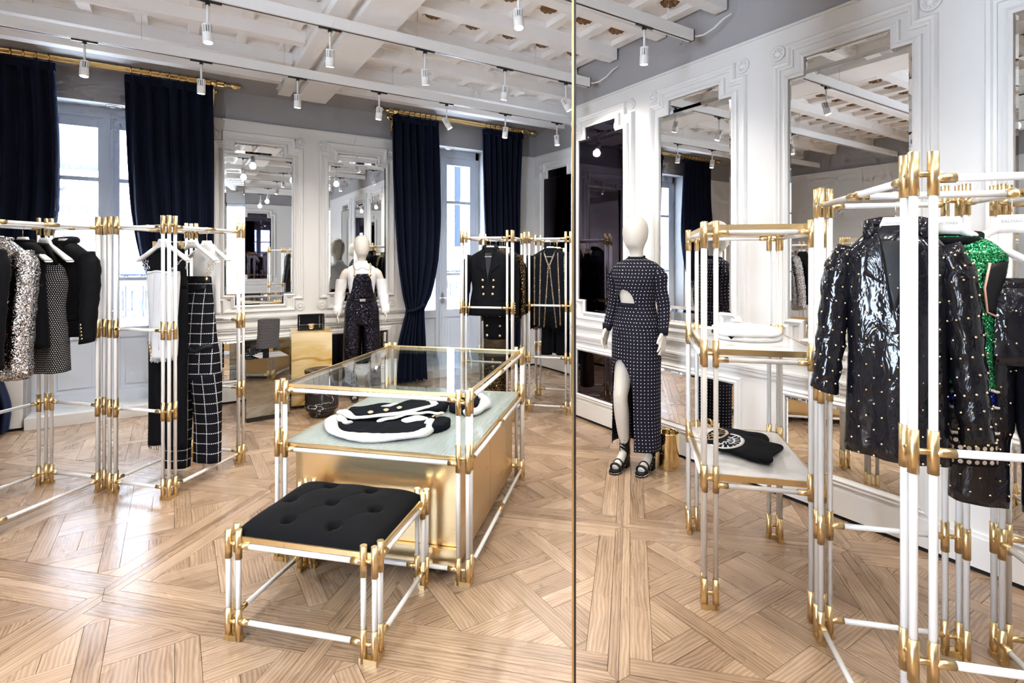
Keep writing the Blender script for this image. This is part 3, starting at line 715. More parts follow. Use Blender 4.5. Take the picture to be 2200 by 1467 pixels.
# ---------------------------------------------------------------- street outside
fac = thing('street_facade', 'bright white stone facade across the street seen through the windows', 'building', (0, 13.5, 0))
mb = MB(); mb.box(-14, 22, 0, .5, -6, 12); mb.build('wall', 'facade', fac)
for x in (-8.0, -4.9, -1.85, 1.3, 4.4, 7.5, 10.6, 13.7):
    mb = MB(); mb.box(x - .85, x - .72, -.12, .02, 1.9, 5.0); mb.box(x + .72, x + .85, -.12, .02, 1.9, 5.0); mb.box(x - .85, x + .85, -.12, .02, 4.9, 5.05); wf = mb.build('window', 'facade_frame', fac)
    mb = MB(); mb.box(x - .72, x + .72, -.03, .02, 1.9, 4.9); mb.build('pane', 'facade_grey', wf)
    mb = MB(); mb.box(x - .72, x + .72, -.05, -.02, 2.0, 3.3); mb.build('blind', 'facade', wf)
    if x != -1.85: continue
    for zz in (2.50, 3.35): text('CORNELIANI', .20, 'sign_grey', wf, (x, -.06, zz), (math.pi / 2, 0, 0))
    mb = MB()
    for k in range(5): a = math.pi * (k + 1) / 6; mb.tube([(x, -.06, 2.86), (x + .11 * math.cos(a), -.06, 2.86 + .11 * math.sin(a))], .012, 5)
    mb.build('emblem', 'sign_grey', wf)
for z, d in ((1.55, .35), (-1.5, .3), (5.9, .4)): mb = MB(); mb.box(-14, 22, -d, 0, z, z + .18); mb.box(-14, 22, -d * .6, 0, z - .14, z); mb.build('string_course', 'facade', fac)
mb = MB()
for i in range(90):
    x = -12 + .28 * i; mb.tube([(x + .10 * math.cos(a), -.5, 1.1 + .10 * math.sin(a)) for a in np.linspace(0, 2 * math.pi, 9)], .014, 5); mb.cyl((x, -.5, .4), (x, -.5, 1.0), .012, 5)
mb.box(-12, 13.5, -.52, -.48, 1.2, 1.24); mb.box(-12, 13.5, -.52, -.48, .36, .4); mb.build('balcony_ironwork', 'facade_frame', fac)
mb = MB(); mb.box(5.0, 9.5, -.6, 0, .15, .75); sg = mb.build('shop_fascia', 'facade', fac); text('ROL', .42, 'sign_grey', sg, (7.25, -.62, .45), (math.pi / 2, 0, 0))
for i, (x0, x1) in enumerate((WIN[0], WIN[1])):
    rl = thing('balcony_railing', 'pale stone railing with a square meander outside the %s window' % ('left', 'right-hand')[i], 'railing', ((x0 + x1) / 2, YB + .95, 0))
    w = .95
    mb = MB(); mb.box(-w, w, -.04, .04, 1.22, 1.28); mb.build('top_rail', 'facade', rl); mb = MB(); mb.box(-w, w, -.04, .04, .82, .87); mb.build('bottom_rail', 'facade', rl)
    for k in range(-4, 5):
        x = k * .21; mb = MB()
        mb.tube([(x + a, 0, b) for a, b in ((.03, 1.06), (.03, .95), (-.065, .95), (-.065, 1.16), (.065, 1.16), (.065, .95), (.125, .95))], .012, 4)
        mb.build('meander', 'facade_meander', rl)
    mb = MB(); mb.box(-w, w, -.45, .12, -.1, 0); mb.build('slab', 'facade', rl)
# ================================================================== CURTAINS
def curtain(label, edges, pleats, yc=6.17, seed=0, tie=None):
    """edges: (z, x_left, x_right, pleat depth)"""
    R = interp_keys(edges, 44); n = pleats * 10; v = []; r = random.Random(seed); ph = [r.uniform(-.5, .5) for _ in range(pleats + 2)]
    for (z, a, b, dp) in R:
        for i in range(n + 1):
            u = i / n; k = u * pleats; q = ph[int(k)] * (1 - (k % 1)) + ph[int(k) + 1] * (k % 1)
            uu = u + .012 * math.sin(2 * math.pi * (k * .5 + q)); v.append((a + (b - a) * min(1, max(0, uu)), yc + dp * math.sin(2 * math.pi * (k + .25 * q * (3.3 - z))) + .012 * math.sin(9 * u + 3 * z), z))
    q = n + 1; f = [(i * q + j, (i + 1) * q + j, (i + 1) * q + j + 1, i * q + j + 1) for i in range(len(R) - 1) for j in range(n)]
    t = thing('curtain', label, 'curtain', (0, 0, 0)); mb = MB().add(v, f, smooth=True); o = mb.build('drape', 'navy_velvet', t)
    md = o.modifiers.new('thick', 'SOLIDIFY'); md.thickness = .012
    mb = MB(); z, a, b, dp = R[0]; mb.box(a, b, yc - .022, yc + .022, z - .06, z + .004); mb.build('heading_tape', 'navy_velvet', t)
    if tie:
        z, a, b = tie; pts = [(a + (b - a) * (.5 + .5 * math.cos(w)), yc + .085 * math.sin(w), z + .04 * math.cos(w)) for w in np.linspace(0, 2 * math.pi, 20)[:-1]]
        mb = MB(); mb.tube(pts, .018, 8, closed=True); mb.build('tieback', 'navy_velvet', t)
    return t
RZ, RY = 3.295, 6.17
curtain('dark navy velvet curtain at the far left edge above the sequin jackets', [(3.245, -1.62, -.885, .035), (2.6, -1.62, -.85, .04), (1.9, -1.66, -.86, .045), (1.3, -1.72, -1.0, .05), (.98, -1.74, -1.30, .05), (.80, -1.74, -1.36, .05), (.5, -1.78, -1.24, .06), (.25, -1.80, -1.18, .07), (.03, -1.78, -1.20, .07)], 7, seed=1, tie=(.9, -1.75, -1.35))
curtain('wide dark navy velvet curtain behind the checked dungarees', [(3.245, -.385, .335, .035), (2.6, -.37, .345, .04), (2.0, -.34, .345, .045), (1.5, -.27, .34, .05), (1.1, -.12, .33, .05), (.92, .0, .32, .05), (.7, -.02, .33, .05), (.3, -.08, .36, .06), (.11, -.08, .36, .06)], 7, seed=2, tie=(.94, .01, .33))
curtain('dark navy velvet curtain tied back beside the sequin dungarees mannequin', [(3.245, 2.23, 2.815, .035), (2.6, 2.24, 2.83, .04), (2.0, 2.26, 2.84, .045), (1.5, 2.29, 2.80, .05), (1.1, 2.35, 2.70, .05), (.90, 2.40, 2.60, .045), (.72, 2.36, 2.60, .05), (.35, 2.27, 2.62, .06), (.03, 2.25, 2.64, .07)], 6, seed=3, tie=(.92, 2.40, 2.61))
curtain('straight dark navy velvet curtain behind the black blazer rack', [(3.245, 3.47, 4.09, .035), (2.6, 3.49, 4.06, .04), (2.0, 3.50, 4.06, .045), (1.2, 3.52, 4.06, .05), (.03, 3.54, 4.06, .05)], 7, seed=4)
def curtain_rod(label, x0, x1, rings, brackets):
    t = thing('curtain_rod', label, 'curtain rod', (x0, RY, RZ))
    mb = MB()
    L = x1 - x0; n = 20; v = []; f = []
    for x in (0, L):
        for k in range(2 * n): a = math.pi * k / n; r = .026 if k % 2 else .0225; v.append((x, r * math.cos(a), r * math.sin(a)))
    f = [(k, (k + 1) % (2 * n), 2 * n + (k + 1) % (2 * n), 2 * n + k) for k in range(2 * n)]
    mb.add(v, f); mb.build('rod', 'polished_brass', t)
    for s, x in ((-1, 0), (1, L)):
        mb = MB(); pr = [(.020, 0), (.030, .008), (.030, .02), (.014, .03), (.014, .05), (.026, .056), (.034, .08), (.036, .105), (.026, .14), (.010, .165), (.002, .172)]
        mb.lathe([(r, s * h) for r, h in pr], (x, 0, 0), 16, 'x'); mb.build('finial', 'polished_brass', t)
    for x in brackets:
        mb = MB(); mb.lathe([(.030, -.03), (.046, -.02), (.046, .02), (.030, .03)], (x - x0, 0, 0), 14, 'x'); mb.lathe([(.02, 0), (.026, .012), (.018, .03), (.008, .05)], (x - x0, 0, .04), 12)
        mb.cyl((x - x0, 0, 0), (x - x0, YB - RY, -.02), .016); mb.lathe([(.05, 0), (.05, .012), (.03, .02)], (x - x0, YB - RY, -.02), 14, 'y'); mb.tube([(x - x0, .02, -.03), (x - x0, .08, -.10), (x - x0, .13, -.17), (x - x0, .16, -.26)], [.016, .02, .018, .006], 8); mb.build('bracket', 'polished_brass', t)
    mr = MB(); mr.tube([(0, .036 * math.cos(a), .036 * math.sin(a)) for a in np.linspace(0, 2 * math.pi, 17)[:-1]], .0055, 6, closed=True); mr.tube([(0, .006 * math.cos(a), -.046 + .008 * math.sin(a)) for a in np.linspace(0, 2 * math.pi, 9)[:-1]], .002, 5, closed=True)
    me = mr.mesh('ring'); me.materials.append(MATS['polished_brass'])
    for x in rings: o = bpy.data.objects.new('ring', me); C.objects.link(o); o.parent = t; o.location = (x - x0, 0, 0)
curtain_rod('fluted brass curtain rod over the left french window', -1.75, .43, list(np.linspace(-1.6, -.93, 9)) + list(np.linspace(-.34, .27, 9)), [-1.68, .34])
curtain_rod('fluted brass curtain rod over the right-hand french window', 2.17, 4.17, list(np.linspace(2.29, 2.78, 8)) + list(np.linspace(3.50, 4.02, 8)), [2.25, 4.08])

# ================================================================== TRACK LIGHTING
TZ = 3.05
def track(label, x0, x1, y, wires, cable=None):
    t = thing('lighting_track', label, 'lighting track', ((x0 + x1) / 2, y, TZ)); h = (x1 - x0) / 2
    mb = MB(); mb.box(-h, h, -.022, .022, 0, .075); mb.build('housing', 'track_white', t)
    mb = MB(); mb.box(-h, h, -.006, .006, -.002, .002); mb.build('contact_slot', 'black_plastic', t)
    for s in (-1, 1): mb = MB(); mb.box(s * h - .004, s * h + .004, -.024, .024, -.002, .077); mb.build('end_cap', 'black_plastic', t)
    for x in wires:
        c = x - (x0 + x1) / 2; mb = MB(); mb.cyl((c, 0, .075), (c, 0, ZC - TZ - .02), .0016, 5); mb.build('suspension_wire', 'steel', t); mb = MB(); mb.cyl((c, 0, ZC - TZ - .03), (c, 0, ZC - TZ), .014, 10); mb.build('ceiling_cup', 'chrome', t)
    if cable: mb = MB(); mb.tube([(h + a, b, c) for a, b, c in cable], .006, 7); mb.build('cable', 'track_white', t)
CB = [(0, 0, .04), (.03, -.02, .035), (.07, -.05, .045), (.11, -.10, .08), (.14, -.15, .13), (.17, -.20, .16)]
track('white suspended lighting track nearest the curtained windows', XL + .1, 4.2, 4.78, [-.2, .78, 1.72, 2.9, 3.9])
track('white suspended lighting track crossing the middle of the ceiling', XL + .1, 3.13, 3.65, [-1.2, 0., 1.5, 2.55], CB)
track('white suspended lighting track ending over the crystal dress mannequin', XL + .1, 3.09, 2.50, [-1.2, 0., 1.4, 2.85], CB)
for y, nm in ((1.35, 'overhead behind the stool'), (.2, 'directly over the camera'), (-.95, 'behind the camera')): track('added unseen white suspended lighting track ' + nm, XL + .1, 3.05, y, [-1.5, .5, 2.4], CB)  # tracks added out of view to carry extra lamps
def spot_meshes():
    d = {}
    mb = MB(); mb.box(-.075, .075, -.007, .007, -.012, 0); mb.box(-.012, .012, -.010, .010, -.028, -.008); d['adapter'] = ('black_plastic', mb.mesh('adapter'))
    mb = MB(); mb.cyl((0, 0, -.02), (0, 0, -.145), .0075, 10); d['stem'] = ('track_white', mb.mesh('stem'))
    mb = MB(); mb.lathe([(.034, -.085), (.038, -.082), (.038, -.012), (.036, -.008), (.022, -.004)], n=20)
    for k in range(12):
        a = 2 * math.pi * k / 12; c, s = math.cos(a), math.sin(a)
        v = [(r * c - w * s, r * s + w * c, z) for z in (-.008, .052) for r in (.020, .037) for w in (-.0035, .0035)]
        mb.add(v, [(0, 2, 3, 1), (4, 5, 7, 6), (0, 1, 5, 4), (2, 6, 7, 3), (0, 4, 6, 2), (1, 3, 7, 5)])
    mb.lathe([(.038, .050), (.038, .060), (.010, .064)], n=20); d['head'] = ('track_white', mb.mesh('head'))
    mb = MB(); mb.cyl((0, 0, -.005), (0, 0, .055), .021, 12); d['fins'] = ('black_plastic', mb.mesh('fins'))
    mb = MB(); mb.lathe([(.031, -.0865), (.001, -.0845)], n=20); d['lens'] = ('lamp_lens', mb.mesh('lens'))
    for k, (m, me) in d.items(): me.materials.append(MATS[m])
    return d
SPM = spot_meshes()
lamp_data = bpy.data.lights.new('spot_beam', 'SPOT'); lamp_data.energy = SPOT_W; lamp_data.spot_size = math.radians(150); lamp_data.spot_blend = .85; lamp_data.shadow_soft_size = .04; lamp_data.color = (1, .94, .87)
def spotlight(label, x, y, tilt=(0, 0), lit=True):
    t = thing('track_spotlight', label, 'spotlight', (x, y, TZ), group='white track spotlights')
    def put(k, par, loc=(0, 0, 0), rot=(0, 0, 0)):
        o = bpy.data.objects.new(k, SPM[k][1]); C.objects.link(o); o.parent = par; o.location = loc; o.rotation_euler = rot; return o
    put('adapter', t); put('stem', t)
    h = put('head', t, (0, 0, -.19), (tilt[0], tilt[1], 0)); h.scale = (.76, .76, .76); put('fins', h); put('lens', h)
    if lit:
        l = bpy.data.objects.new('spot_beam', lamp_data); C.objects.link(l); l.parent = t; l.rotation_euler = (tilt[0], tilt[1], 0)
        m = Matrix.Rotation(tilt[1], 4, 'Y') @ Matrix.Rotation(tilt[0], 4, 'X'); d = Matrix.Rotation(tilt[0], 4, 'X'); e = (Matrix.Rotation(tilt[1], 4, 'Y') @ Matrix.Rotation(tilt[0], 4, 'X')).to_3x3() @ Vector((0, 0, -.1)); l.location = (e.x, e.y, -.20 + e.z)
ordn = ['first', 'second', 'third', 'fourth', 'fifth', 'sixth', 'seventh']
T1X = [-.53, .18, .885, 1.59, 2.27, 2.95, 3.63]; T1T = [(-.1, .05), (.15, 0), (.15, 0), (.1, .08), (-.2, -.5), (.1, .05), (-.1, 0)]
for i, x in enumerate(T1X): spotlight('white track spotlight near the curtains, %s from the left' % ordn[i], x, 4.78, T1T[i])
T2X = [.17, .88, 1.56, 2.25, 2.87]; T2T = [(-.1, -.05), (.25, -.05), (.3, -.2), (.3, 0), (-.2, -.45)]
for i, x in enumerate(T2X): spotlight('white track spotlight on the middle track, %s from the left' % ordn[i], x, 3.65, T2T[i])
spotlight('large white track spotlight at the top edge right of centre', 1.63, 2.50, (-.2, .1)); spotlight('white track spotlight over the crystal dress mannequin', 2.62, 2.50, (.1, -.05))
k = 0
for y in (2.5, 1.35, .2, -.95):
    for x in ((-1.6, -.3) if y > 2 else (-1.7, -.5, .7, 1.7, 2.5)):
        k += 1; spotlight('added white track spotlight outside the picture, %s on the track %s' % (ordn[(-1.7, -.5, .7, 1.7, 2.5, -1.6, -.3).index(x) % 5], {2.5: 'over the left aisle', 1.35: 'above the stool', .2: 'over the camera', -.95: 'behind the camera'}[y]), x, y, (.3 if y < 1 else .1, .25 if x > 1 else 0))  # unseen lamps added to help light the room

# ================================================================== MIRROR PARTITION
ang = math.atan2(1234 - 1100, 1145); dv = Vector((Fv[0] * math.cos(ang) + Rv[0] * math.sin(ang), Fv[1] * math.cos(ang) + Rv[1] * math.sin(ang), 0)); sv = Vector((dv.y, -dv.x, 0))
mp = thing('mirror_partition', 'slim floor to ceiling mirror partition with brass edge seen edge-on', 'mirror', tuple(dv * 1.30), math.atan2(dv.y, dv.x))
mb = MB(); mb.box(.012, .50, -.0025, .0025, 0, ZC); mb.build('glass', 'mirror', mp)
mb = MB(); mb.box(.0, .012, -.0040, .0012, 0, ZC); mb.build('dark_edge', 'black_plastic', mp)
mb = MB(); mb.box(-.002, .012, .0012, .0062, 0, ZC); mb.build('brass_edge', 'brass', mp)
# ================================================================== BRASS AND WHITE TUBE FURNITURE
TR, SR, SP = .0105, .0135, .046
def clusters(t, w, d, top, levels, sl=.115, foot=.13, top_sl=.115, arms=(1, 1)):
    """four corners of three posts each; levels = heights of the brass sleeves"""
    for sx in (-1, 1):
        for sy in (-1, 1):
            cx, cy = sx * w / 2, sy * d / 2
            pos = [(cx, cy)] + ([(cx - sx * SP, cy)] if arms[0] else []) + ([(cx, cy - sy * SP)] if arms[1] else [])
            for (x, y) in pos:
                po = vtube('post', TR, top - .02, 'lacquer_white', t, (x, y, .01))
                vtube('sleeve', SR, foot, 'brass', po, (0, 0, -.008)); vtube('sleeve', SR, top_sl, 'brass', po, (0, 0, top - .01 - top_sl))
                for z in levels: vtube('sleeve', SR, sl, 'brass', po, (0, 0, z - sl / 2 - .01))
            for (x, y) in pos[1:]:
                alx = abs(y - cy) < .001; lo = (min(cx, x), min(cy, y))
                for z in [.07, top - top_sl / 2] + list(levels): vtube('connector', .0085, SP, 'brass', t, (lo[0], lo[1], z), 'x' if alx else 'y', 8)
                k = ('foot', alx)
                if k not in _cache:
                    hx, hy = (SP / 2 + SR, SR * .9) if alx else (SR * .9, SP / 2 + SR); _cache[k] = MB().box(-hx, hx, -hy, hy, 0, .022).mesh('foot_bar'); _cache[k].materials.append(MATS['brass'])
                link('foot_bar', _cache[k], None, t, ((cx + x) / 2, (cy + y) / 2, 0))
def rail_x(t, x0, x1, y, z, r=TR, mid=False, fer=.05):
    ro = vtube('rail', r, x1 - x0, 'lacquer_white', t, (x0, y, z), 'x')
    for o in (0, x1 - x0 - fer) + (((x1 - x0) / 2 - .045,) if mid else ()): vtube('ferrule', r + .002, fer if o != (x1 - x0) / 2 - .045 else .09, 'brass', ro, (0, 0, o))
def rail_y(t, y0, y1, x, z, r=TR, mid=False, fer=.05):
    ro = vtube('rail', r, y1 - y0, 'lacquer_white', t, (x, y0, z), 'y')
    for o in (0, y1 - y0 - fer) + (((y1 - y0) / 2 - .045,) if mid else ()): vtube('ferrule', r + .002, fer if o != (y1 - y0) / 2 - .045 else .09, 'brass', ro, (0, 0, o))
def frame_rails(t, w, d, zs, sides='fblr', mid=False):
    for z in zs:
        if 'f' in sides: rail_x(t, -w / 2 + SP, w / 2 - SP, -d / 2, z)
        if 'b' in sides: rail_x(t, -w / 2 + SP, w / 2 - SP, d / 2, z)
        if 'l' in sides: rail_y(t, -d / 2 + SP, d / 2 - SP, -w / 2, z, mid=mid)
        if 'r' in sides: rail_y(t, -d / 2 + SP, d / 2 - SP, w / 2, z, mid=mid)
def unit(name, label, cat, p0, p1, q0, q1, group=None):
    c = W((p0 + p1) / 2, (q0 + q1) / 2); t = thing(name, label, cat, c, A45, group); return t, p1 - p0, q1 - q0
RACKTOP, RAILZ = 1.785, 1.715
def clothes_rack(label, p0, p1, q0, q1, hang='y', levels=(1.06, .55), low='fblr', midsides='fblr', off=0.):
    t, w, d = unit('clothes_rack', label, 'clothes rack', p0, p1, q0, q1, 'brass and white tube clothes racks')
    clusters(t, w, d, RACKTOP, levels); frame_rails(t, w, d, (RAILZ,), mid=True); frame_rails(t, w, d, (.075,), low)
    for k, z in enumerate(levels): frame_rails(t, w, d, (z,), midsides[k] if isinstance(midsides, tuple) else midsides)
    if hang == 'y': rail_y(t, -d / 2, d / 2, off, RAILZ, .0115)
    else: rail_x(t, -w / 2, w / 2, off, RAILZ, .0115)
    return t
clothes_rack('tube clothes rack at the left edge holding the sequin jacket and black blazer', -3.86, -3.375, 2.17, 2.83, midsides=('b', 'lb'))
clothes_rack('tube clothes rack at left holding the checked dungarees', -3.29, -2.83, 2.795, 3.45, midsides=('fb', 'fb'), off=.06)
clothes_rack('tube clothes rack holding the black blazer with gold buttons, by the window', -1.57, -1.08, 4.83, 5.50, midsides=('fb', 'f'))
clothes_rack('tube clothes rack holding the gold chain jacket, at the wall corner', -1.03, -.575, 5.18, 5.86, midsides=('f', 'f'))
clothes_rack('tube clothes rack at right holding the studded patent jacket', .725, 1.215, 1.60, 2.345, hang='x', levels=(1.0, .45), midsides=('f', 'bf'), low='flb', off=.03)
t, w, d = unit('clothes_rack', 'tube clothes rack cut off by the right edge of the picture', 'clothes rack', 1.345, 1.80, 1.66, 2.375, 'brass and white tube clothes racks')
clusters(t, w, d, RACKTOP, (1.0, .45)); frame_rails(t, w, d, (RAILZ, .075, .45))

# ---------------------------------------------------------------- open shelf tower
t, w, d = unit('shelf_tower', 'open tube shelf tower with white shelves between mannequin and patent jacket', 'shelf unit', .31, .775, 2.43, 3.12)
clusters(t, w, d, 1.67, (1.10, .56)); frame_rails(t, w, d, (1.62, 1.075, .535))
for z in (1.10, .56):
    mb = MB(); mb.box(-w / 2 + .012, w / 2 - .012, -d / 2 + .012, d / 2 - .012, z, z + .018); sh = mb.build('shelf', 'lacquer_white', t)
    mb = MB(); W0, D0 = w / 2 - .004, d / 2 - .004
    for a in ((-W0, W0, -D0, -D0 + .008), (-W0, W0, D0 - .008, D0), (-W0, -W0 + .008, -D0, D0), (W0 - .008, W0, -D0, D0)): mb.box(*a, z - .006, z + .0195)
    mb.build('shelf_edging', 'brass', sh)
mb = MB(); W0, D0 = w / 2 - .004, d / 2 - .004
for a in ((-W0, W0, -D0, -D0 + .010), (-W0, W0, D0 - .010, D0), (-W0, -W0 + .010, -D0, D0), (W0 - .010, W0, -D0, D0)): mb.box(*a, 1.632, 1.655)
mb.build('top_edging', 'brass', t)

# ---------------------------------------------------------------- display table
t, w, d = unit('display_table', 'brass display table with glass top and ribbed glass shelf', 'display table', -1.735, -.735, 2.355, 3.63)
TBL = t
clusters(t, w, d, .90, (.585,), sl=.13, foot=.125); frame_rails(t, w, d, (.855, .56, .07), mid=True)
W0, D0 = w / 2 - .02, d / 2 - .02
mb = MB(); mb.box(-W0, W0, -D0, D0, .868, .878); mb.build('glass_top', 'clear_glass', t)
def edging(z0, z1, wd=.008):
    mb = MB()
    for a in ((-W0, W0, -D0 - wd, -D0), (-W0, W0, D0, D0 + wd), (-W0 - wd, -W0, -D0, D0), (W0, W0 + wd, -D0, D0)): mb.box(*a, z0, z1)
    return mb
edging(.865, .882).build('top_edging', 'brass', t); edging(.568, .588).build('shelf_edging', 'brass', t)
mb = MB(); nr = 74; v = []; 
for i in range(nr * 4 + 1):
    x = -W0 + 2 * W0 * i / (nr * 4); z = .586 + .0022 * abs(math.sin(math.pi * i / 4)); v += [(x, -D0, z), (x, D0, z)]
mb.add(v, [(2 * i, 2 * i + 2, 2 * i + 3, 2 * i + 1) for i in range(nr * 4)], smooth=False); mb.box(-W0, W0, -D0, D0, .574, .584); mb.build('ribbed_glass_shelf', 'ribbed_glass', t)
bw, bd = w / 2 - .065, d / 2 - .065
mb = MB(); mb.box(-bw + .004, bw - .004, -bd + .004, bd - .004, .06, .545); cab = mb.build('cabinet', 'brass_sheet', t)
mb = MB(); mb.box(-bw, bw, -bd - .004, -bd + .004, .14, .55); mb.build('front_panel', 'brass_sheet', cab)
mb = MB(); mb.box(-bw, bw, -bd - .030, -bd + .004, .055, .137); mb.build('plinth_strip', 'brass_sheet', cab)
for k, (a, b) in enumerate(((-bd, -.022), (-.018, bd))):
    mb = MB(); mb.box(bw - .004, bw + .004, a, b, .06, .55); mb.build('side_panel', 'brass_sheet', cab)
    mb = MB(); mb.box(-bw - .004, -bw + .004, a, b, .06, .55); mb.build('side_panel', 'brass_sheet', cab)
mb = MB(); mb.box(-bw, bw, bd - .004, bd + .004, .06, .55); mb.build('back_panel', 'brass_sheet', cab)
mb = MB(); mb.box(-bw - .002, bw + .002, -bd - .002, bd + .002, .55, .566); mb.build('shadow_gap', 'black_plastic', t)

# ---------------------------------------------------------------- stool
t, w, d = unit('tufted_stool', 'low stool with buttoned black velvet seat and brass tube legs', 'stool', -1.562, -.930, 1.822, 2.335)
clusters(t, w, d, .437, (), foot=.125, top_sl=.115); frame_rails(t, w, d, (.375, .075))
W0, D0 = w / 2 - .006, d / 2 - .006
mb = MB()
for a in ((-W0, W0, -D0 - .004, -D0 + .004), (-W0, W0, D0 - .004, D0 + .004), (-W0 - .004, -W0 + .004, -D0, D0), (W0 - .004, W0 + .004, -D0, D0)): mb.box(*a, .388, .408)
mb.box(-W0, W0, -D0, D0, .385, .392); mb.build('seat_tray', 'brass', t)
btn = [(-.17, -.11), (0.0, -.15), (.17, -.11), (0, 0), (-.17, .08), (.17, .08), (0, .14)]
btn = [(-0.121, 0.164), (0.088, 0.153), (-0.217, 0.004), (-0.013, 0.0), (0.191, -0.007), (-0.112, -0.162), (0.093, -0.166)]
nx, ny = 64, 56; v = []; f = []; cw, cd = W0 - .004, D0 - .004
for j in range(ny + 1):
    for i in range(nx + 1):
        a, b = -1 + 2 * i / nx, -1 + 2 * j / ny; x, y = cw * a, cd * b
        e = (1 - abs(a) ** 7) ** .5 * (1 - abs(b) ** 7) ** .5 if abs(a) < 1 and abs(b) < 1 else 0
        z = .402 + .052 * e + .012 * (1 - a * a) * (1 - b * b)
        for bx, by in btn:
            r2 = (x - bx) ** 2 + (y - by) ** 2; z -= .040 * math.exp(-(r2 / .00060) ** 3) + .010 * math.exp(-r2 / .004)
        for (ax, ay), (bx, by) in ((btn[0], btn[3]), (btn[3], btn[6]), (btn[1], btn[4]), (btn[2], btn[5]), (btn[5], btn[3]), (btn[3], btn[1]), (btn[6], btn[4]), (btn[2], btn[0]), (btn[5], (-.19, -.26)), (btn[6], (.08, -.26))):
            L = math.dist((ax, ay), (bx, by)); tt = max(0, min(1, ((x - ax) * (bx - ax) + (y - ay) * (by - ay)) / L ** 2)); dd = math.dist((x, y), (ax + tt * (bx - ax), ay + tt * (by - ay))); z -= .004 * math.exp(-(dd / .010) ** 2)
        v.append((x, y, max(.402, z)))
f = [(j * (nx + 1) + i, j * (nx + 1) + i + 1, (j + 1) * (nx + 1) + i + 1, (j + 1) * (nx + 1) + i) for j in range(ny) for i in range(nx)]
cu = MB().add(v, f, smooth=True).build('cushion', 'black_velvet', t)
for bx, by in btn: mb = MB(); mb.lathe([(.015, 0), (.017, .004), (.012, .008), (.003, .010)], (bx, by, .418), 14); mb.build('button', 'black_velvet', cu)
# ================================================================== CLOTHES
BUT = MB().lathe([(.0105, 0), (.0115, .002), (.0105, .005), (.008, .0055), (.005, .008), (.001, .0085)], n=14, axis='y').mesh('button'); BUT.materials.append(MATS['gold'])
STUD = MB().lathe([(.0042, 0), (.0036, .002), (.0018, .0034), (.0003, .0038)], n=8, axis='y').mesh('stud'); STUD.materials.append(MATS['pale_gold'])
def button(par, x, y, z, me=None, s=1.):
    o = bpy.data.objects.new('button' if me is None else me.name.split('.')[0], me or BUT); C.objects.link(o); o.parent = par; o.location = (x, y, z); o.scale = (s, s, s); return o
HW = None
def hanger(label, p, q, rot=0., width=.40, clips=False, zr=RAILZ, brand=True, cp=None):
    """white moulded hanger; origin on the rail; returns root"""
    t = thing('clothes_hanger', label, 'hanger', W(p, q, zr + .0115), A45 + rot, 'white clothes hangers')
    mb = MB(); pts = [(0, 0, -.085)] + [(0, 0, -.05)]
    for a in np.linspace(-90, 150, 12): pts.append((.018 * math.cos(math.radians(a)), 0, -.016 + .018 * math.sin(math.radians(a))) if a > -80 else (.0, 0, -.034))
    mb.tube(pts, .0018, 6); mb.build('hook', 'pale_gold', t)
    h = width / 2
    if not clips:
        top = [(-.034, -.080), (.034, -.080), (.048, -.118), (.10, -.150), (h - .015, -.205), (h, -.222), (h - .004, -.238), (h - .03, -.232), (.11, -.185), (.06, -.152), (0, -.140)]
        poly = top + [(-x, z) for x, z in reversed(top[2:-1])]
        n = len(poly); v = [(x, -.012 - .014 * (abs(x) / h) ** .6, z) for x, z in poly] + [(x, .012 + .014 * (abs(x) / h) ** .6, z) for x, z in poly]
        upper = [(-.034, -.080), (-.048, -.118), (-.10, -.150), (-h + .015, -.205), (-h, -.222)]
        # strips keep the shape convex piece by piece
        L = [(-.034, -.080, 0, -.140)]
        xs = [0, .034, .048, .10, h - .015, h]; zt = [-.080, -.080, -.118, -.150, -.205, -.222]; zb = [-.140, -.142, -.147, -.180, -.232, -.236]
        XS = [-x for x in reversed(xs[1:])] + xs; ZT = list(reversed(zt[1:])) + zt; ZB = list(reversed(zb[1:])) + zb; v = []; f = []
        for x, a, b in zip(XS, ZT, ZB):
            k = abs(x) / h; dd = .010 + .016 * k; m = (a + b) / 2; hh = (a - b) / 2; n8 = 8
            for i in range(n8): w = 2 * math.pi * (i + .5) / n8; v.append((x, dd * sgp(math.cos(w), .7), m + hh * sgp(math.sin(w), .7)))
        m = len(XS)
        f = [(i * 8 + k, i * 8 + (k + 1) % 8, (i + 1) * 8 + (k + 1) % 8, (i + 1) * 8 + k) for i in range(m - 1) for k in range(8)] + [tuple(range(8)), tuple(reversed(range((m - 1) * 8, m * 8)))]
        mb = MB().add(v, f, smooth=True); mb.build('arms', 'hanger_white', t)
        if brand: text('BALMAIN', .013, 'label_grey', t, (0, -.0135, -.103), (math.pi / 2, 0, 0), ext=.0002)
    else:
        mb = MB(); mb.cyl((-h, 0, -.10), (h, 0, -.10), .004, 8); mb.cyl((0, 0, -.085), (0, 0, -.10), .006, 8); mb.build('bar', 'pale_gold', t)
        for s in (-1, 1): mb = MB(); mb.box(s * h * .8 - .012, s * h * .8 + .012, -.012, .012, -.15, -.095); mb.build('clip', 'gold', t)
    return t
def garment(name, label, cat, p, q, rot=0., zr=RAILZ):
    """origin at the hanger's rail point; front faces the local -y"""
    return thing(name, label, cat, W(p, q, zr), A45 + rot, 'clothes hanging on the racks')
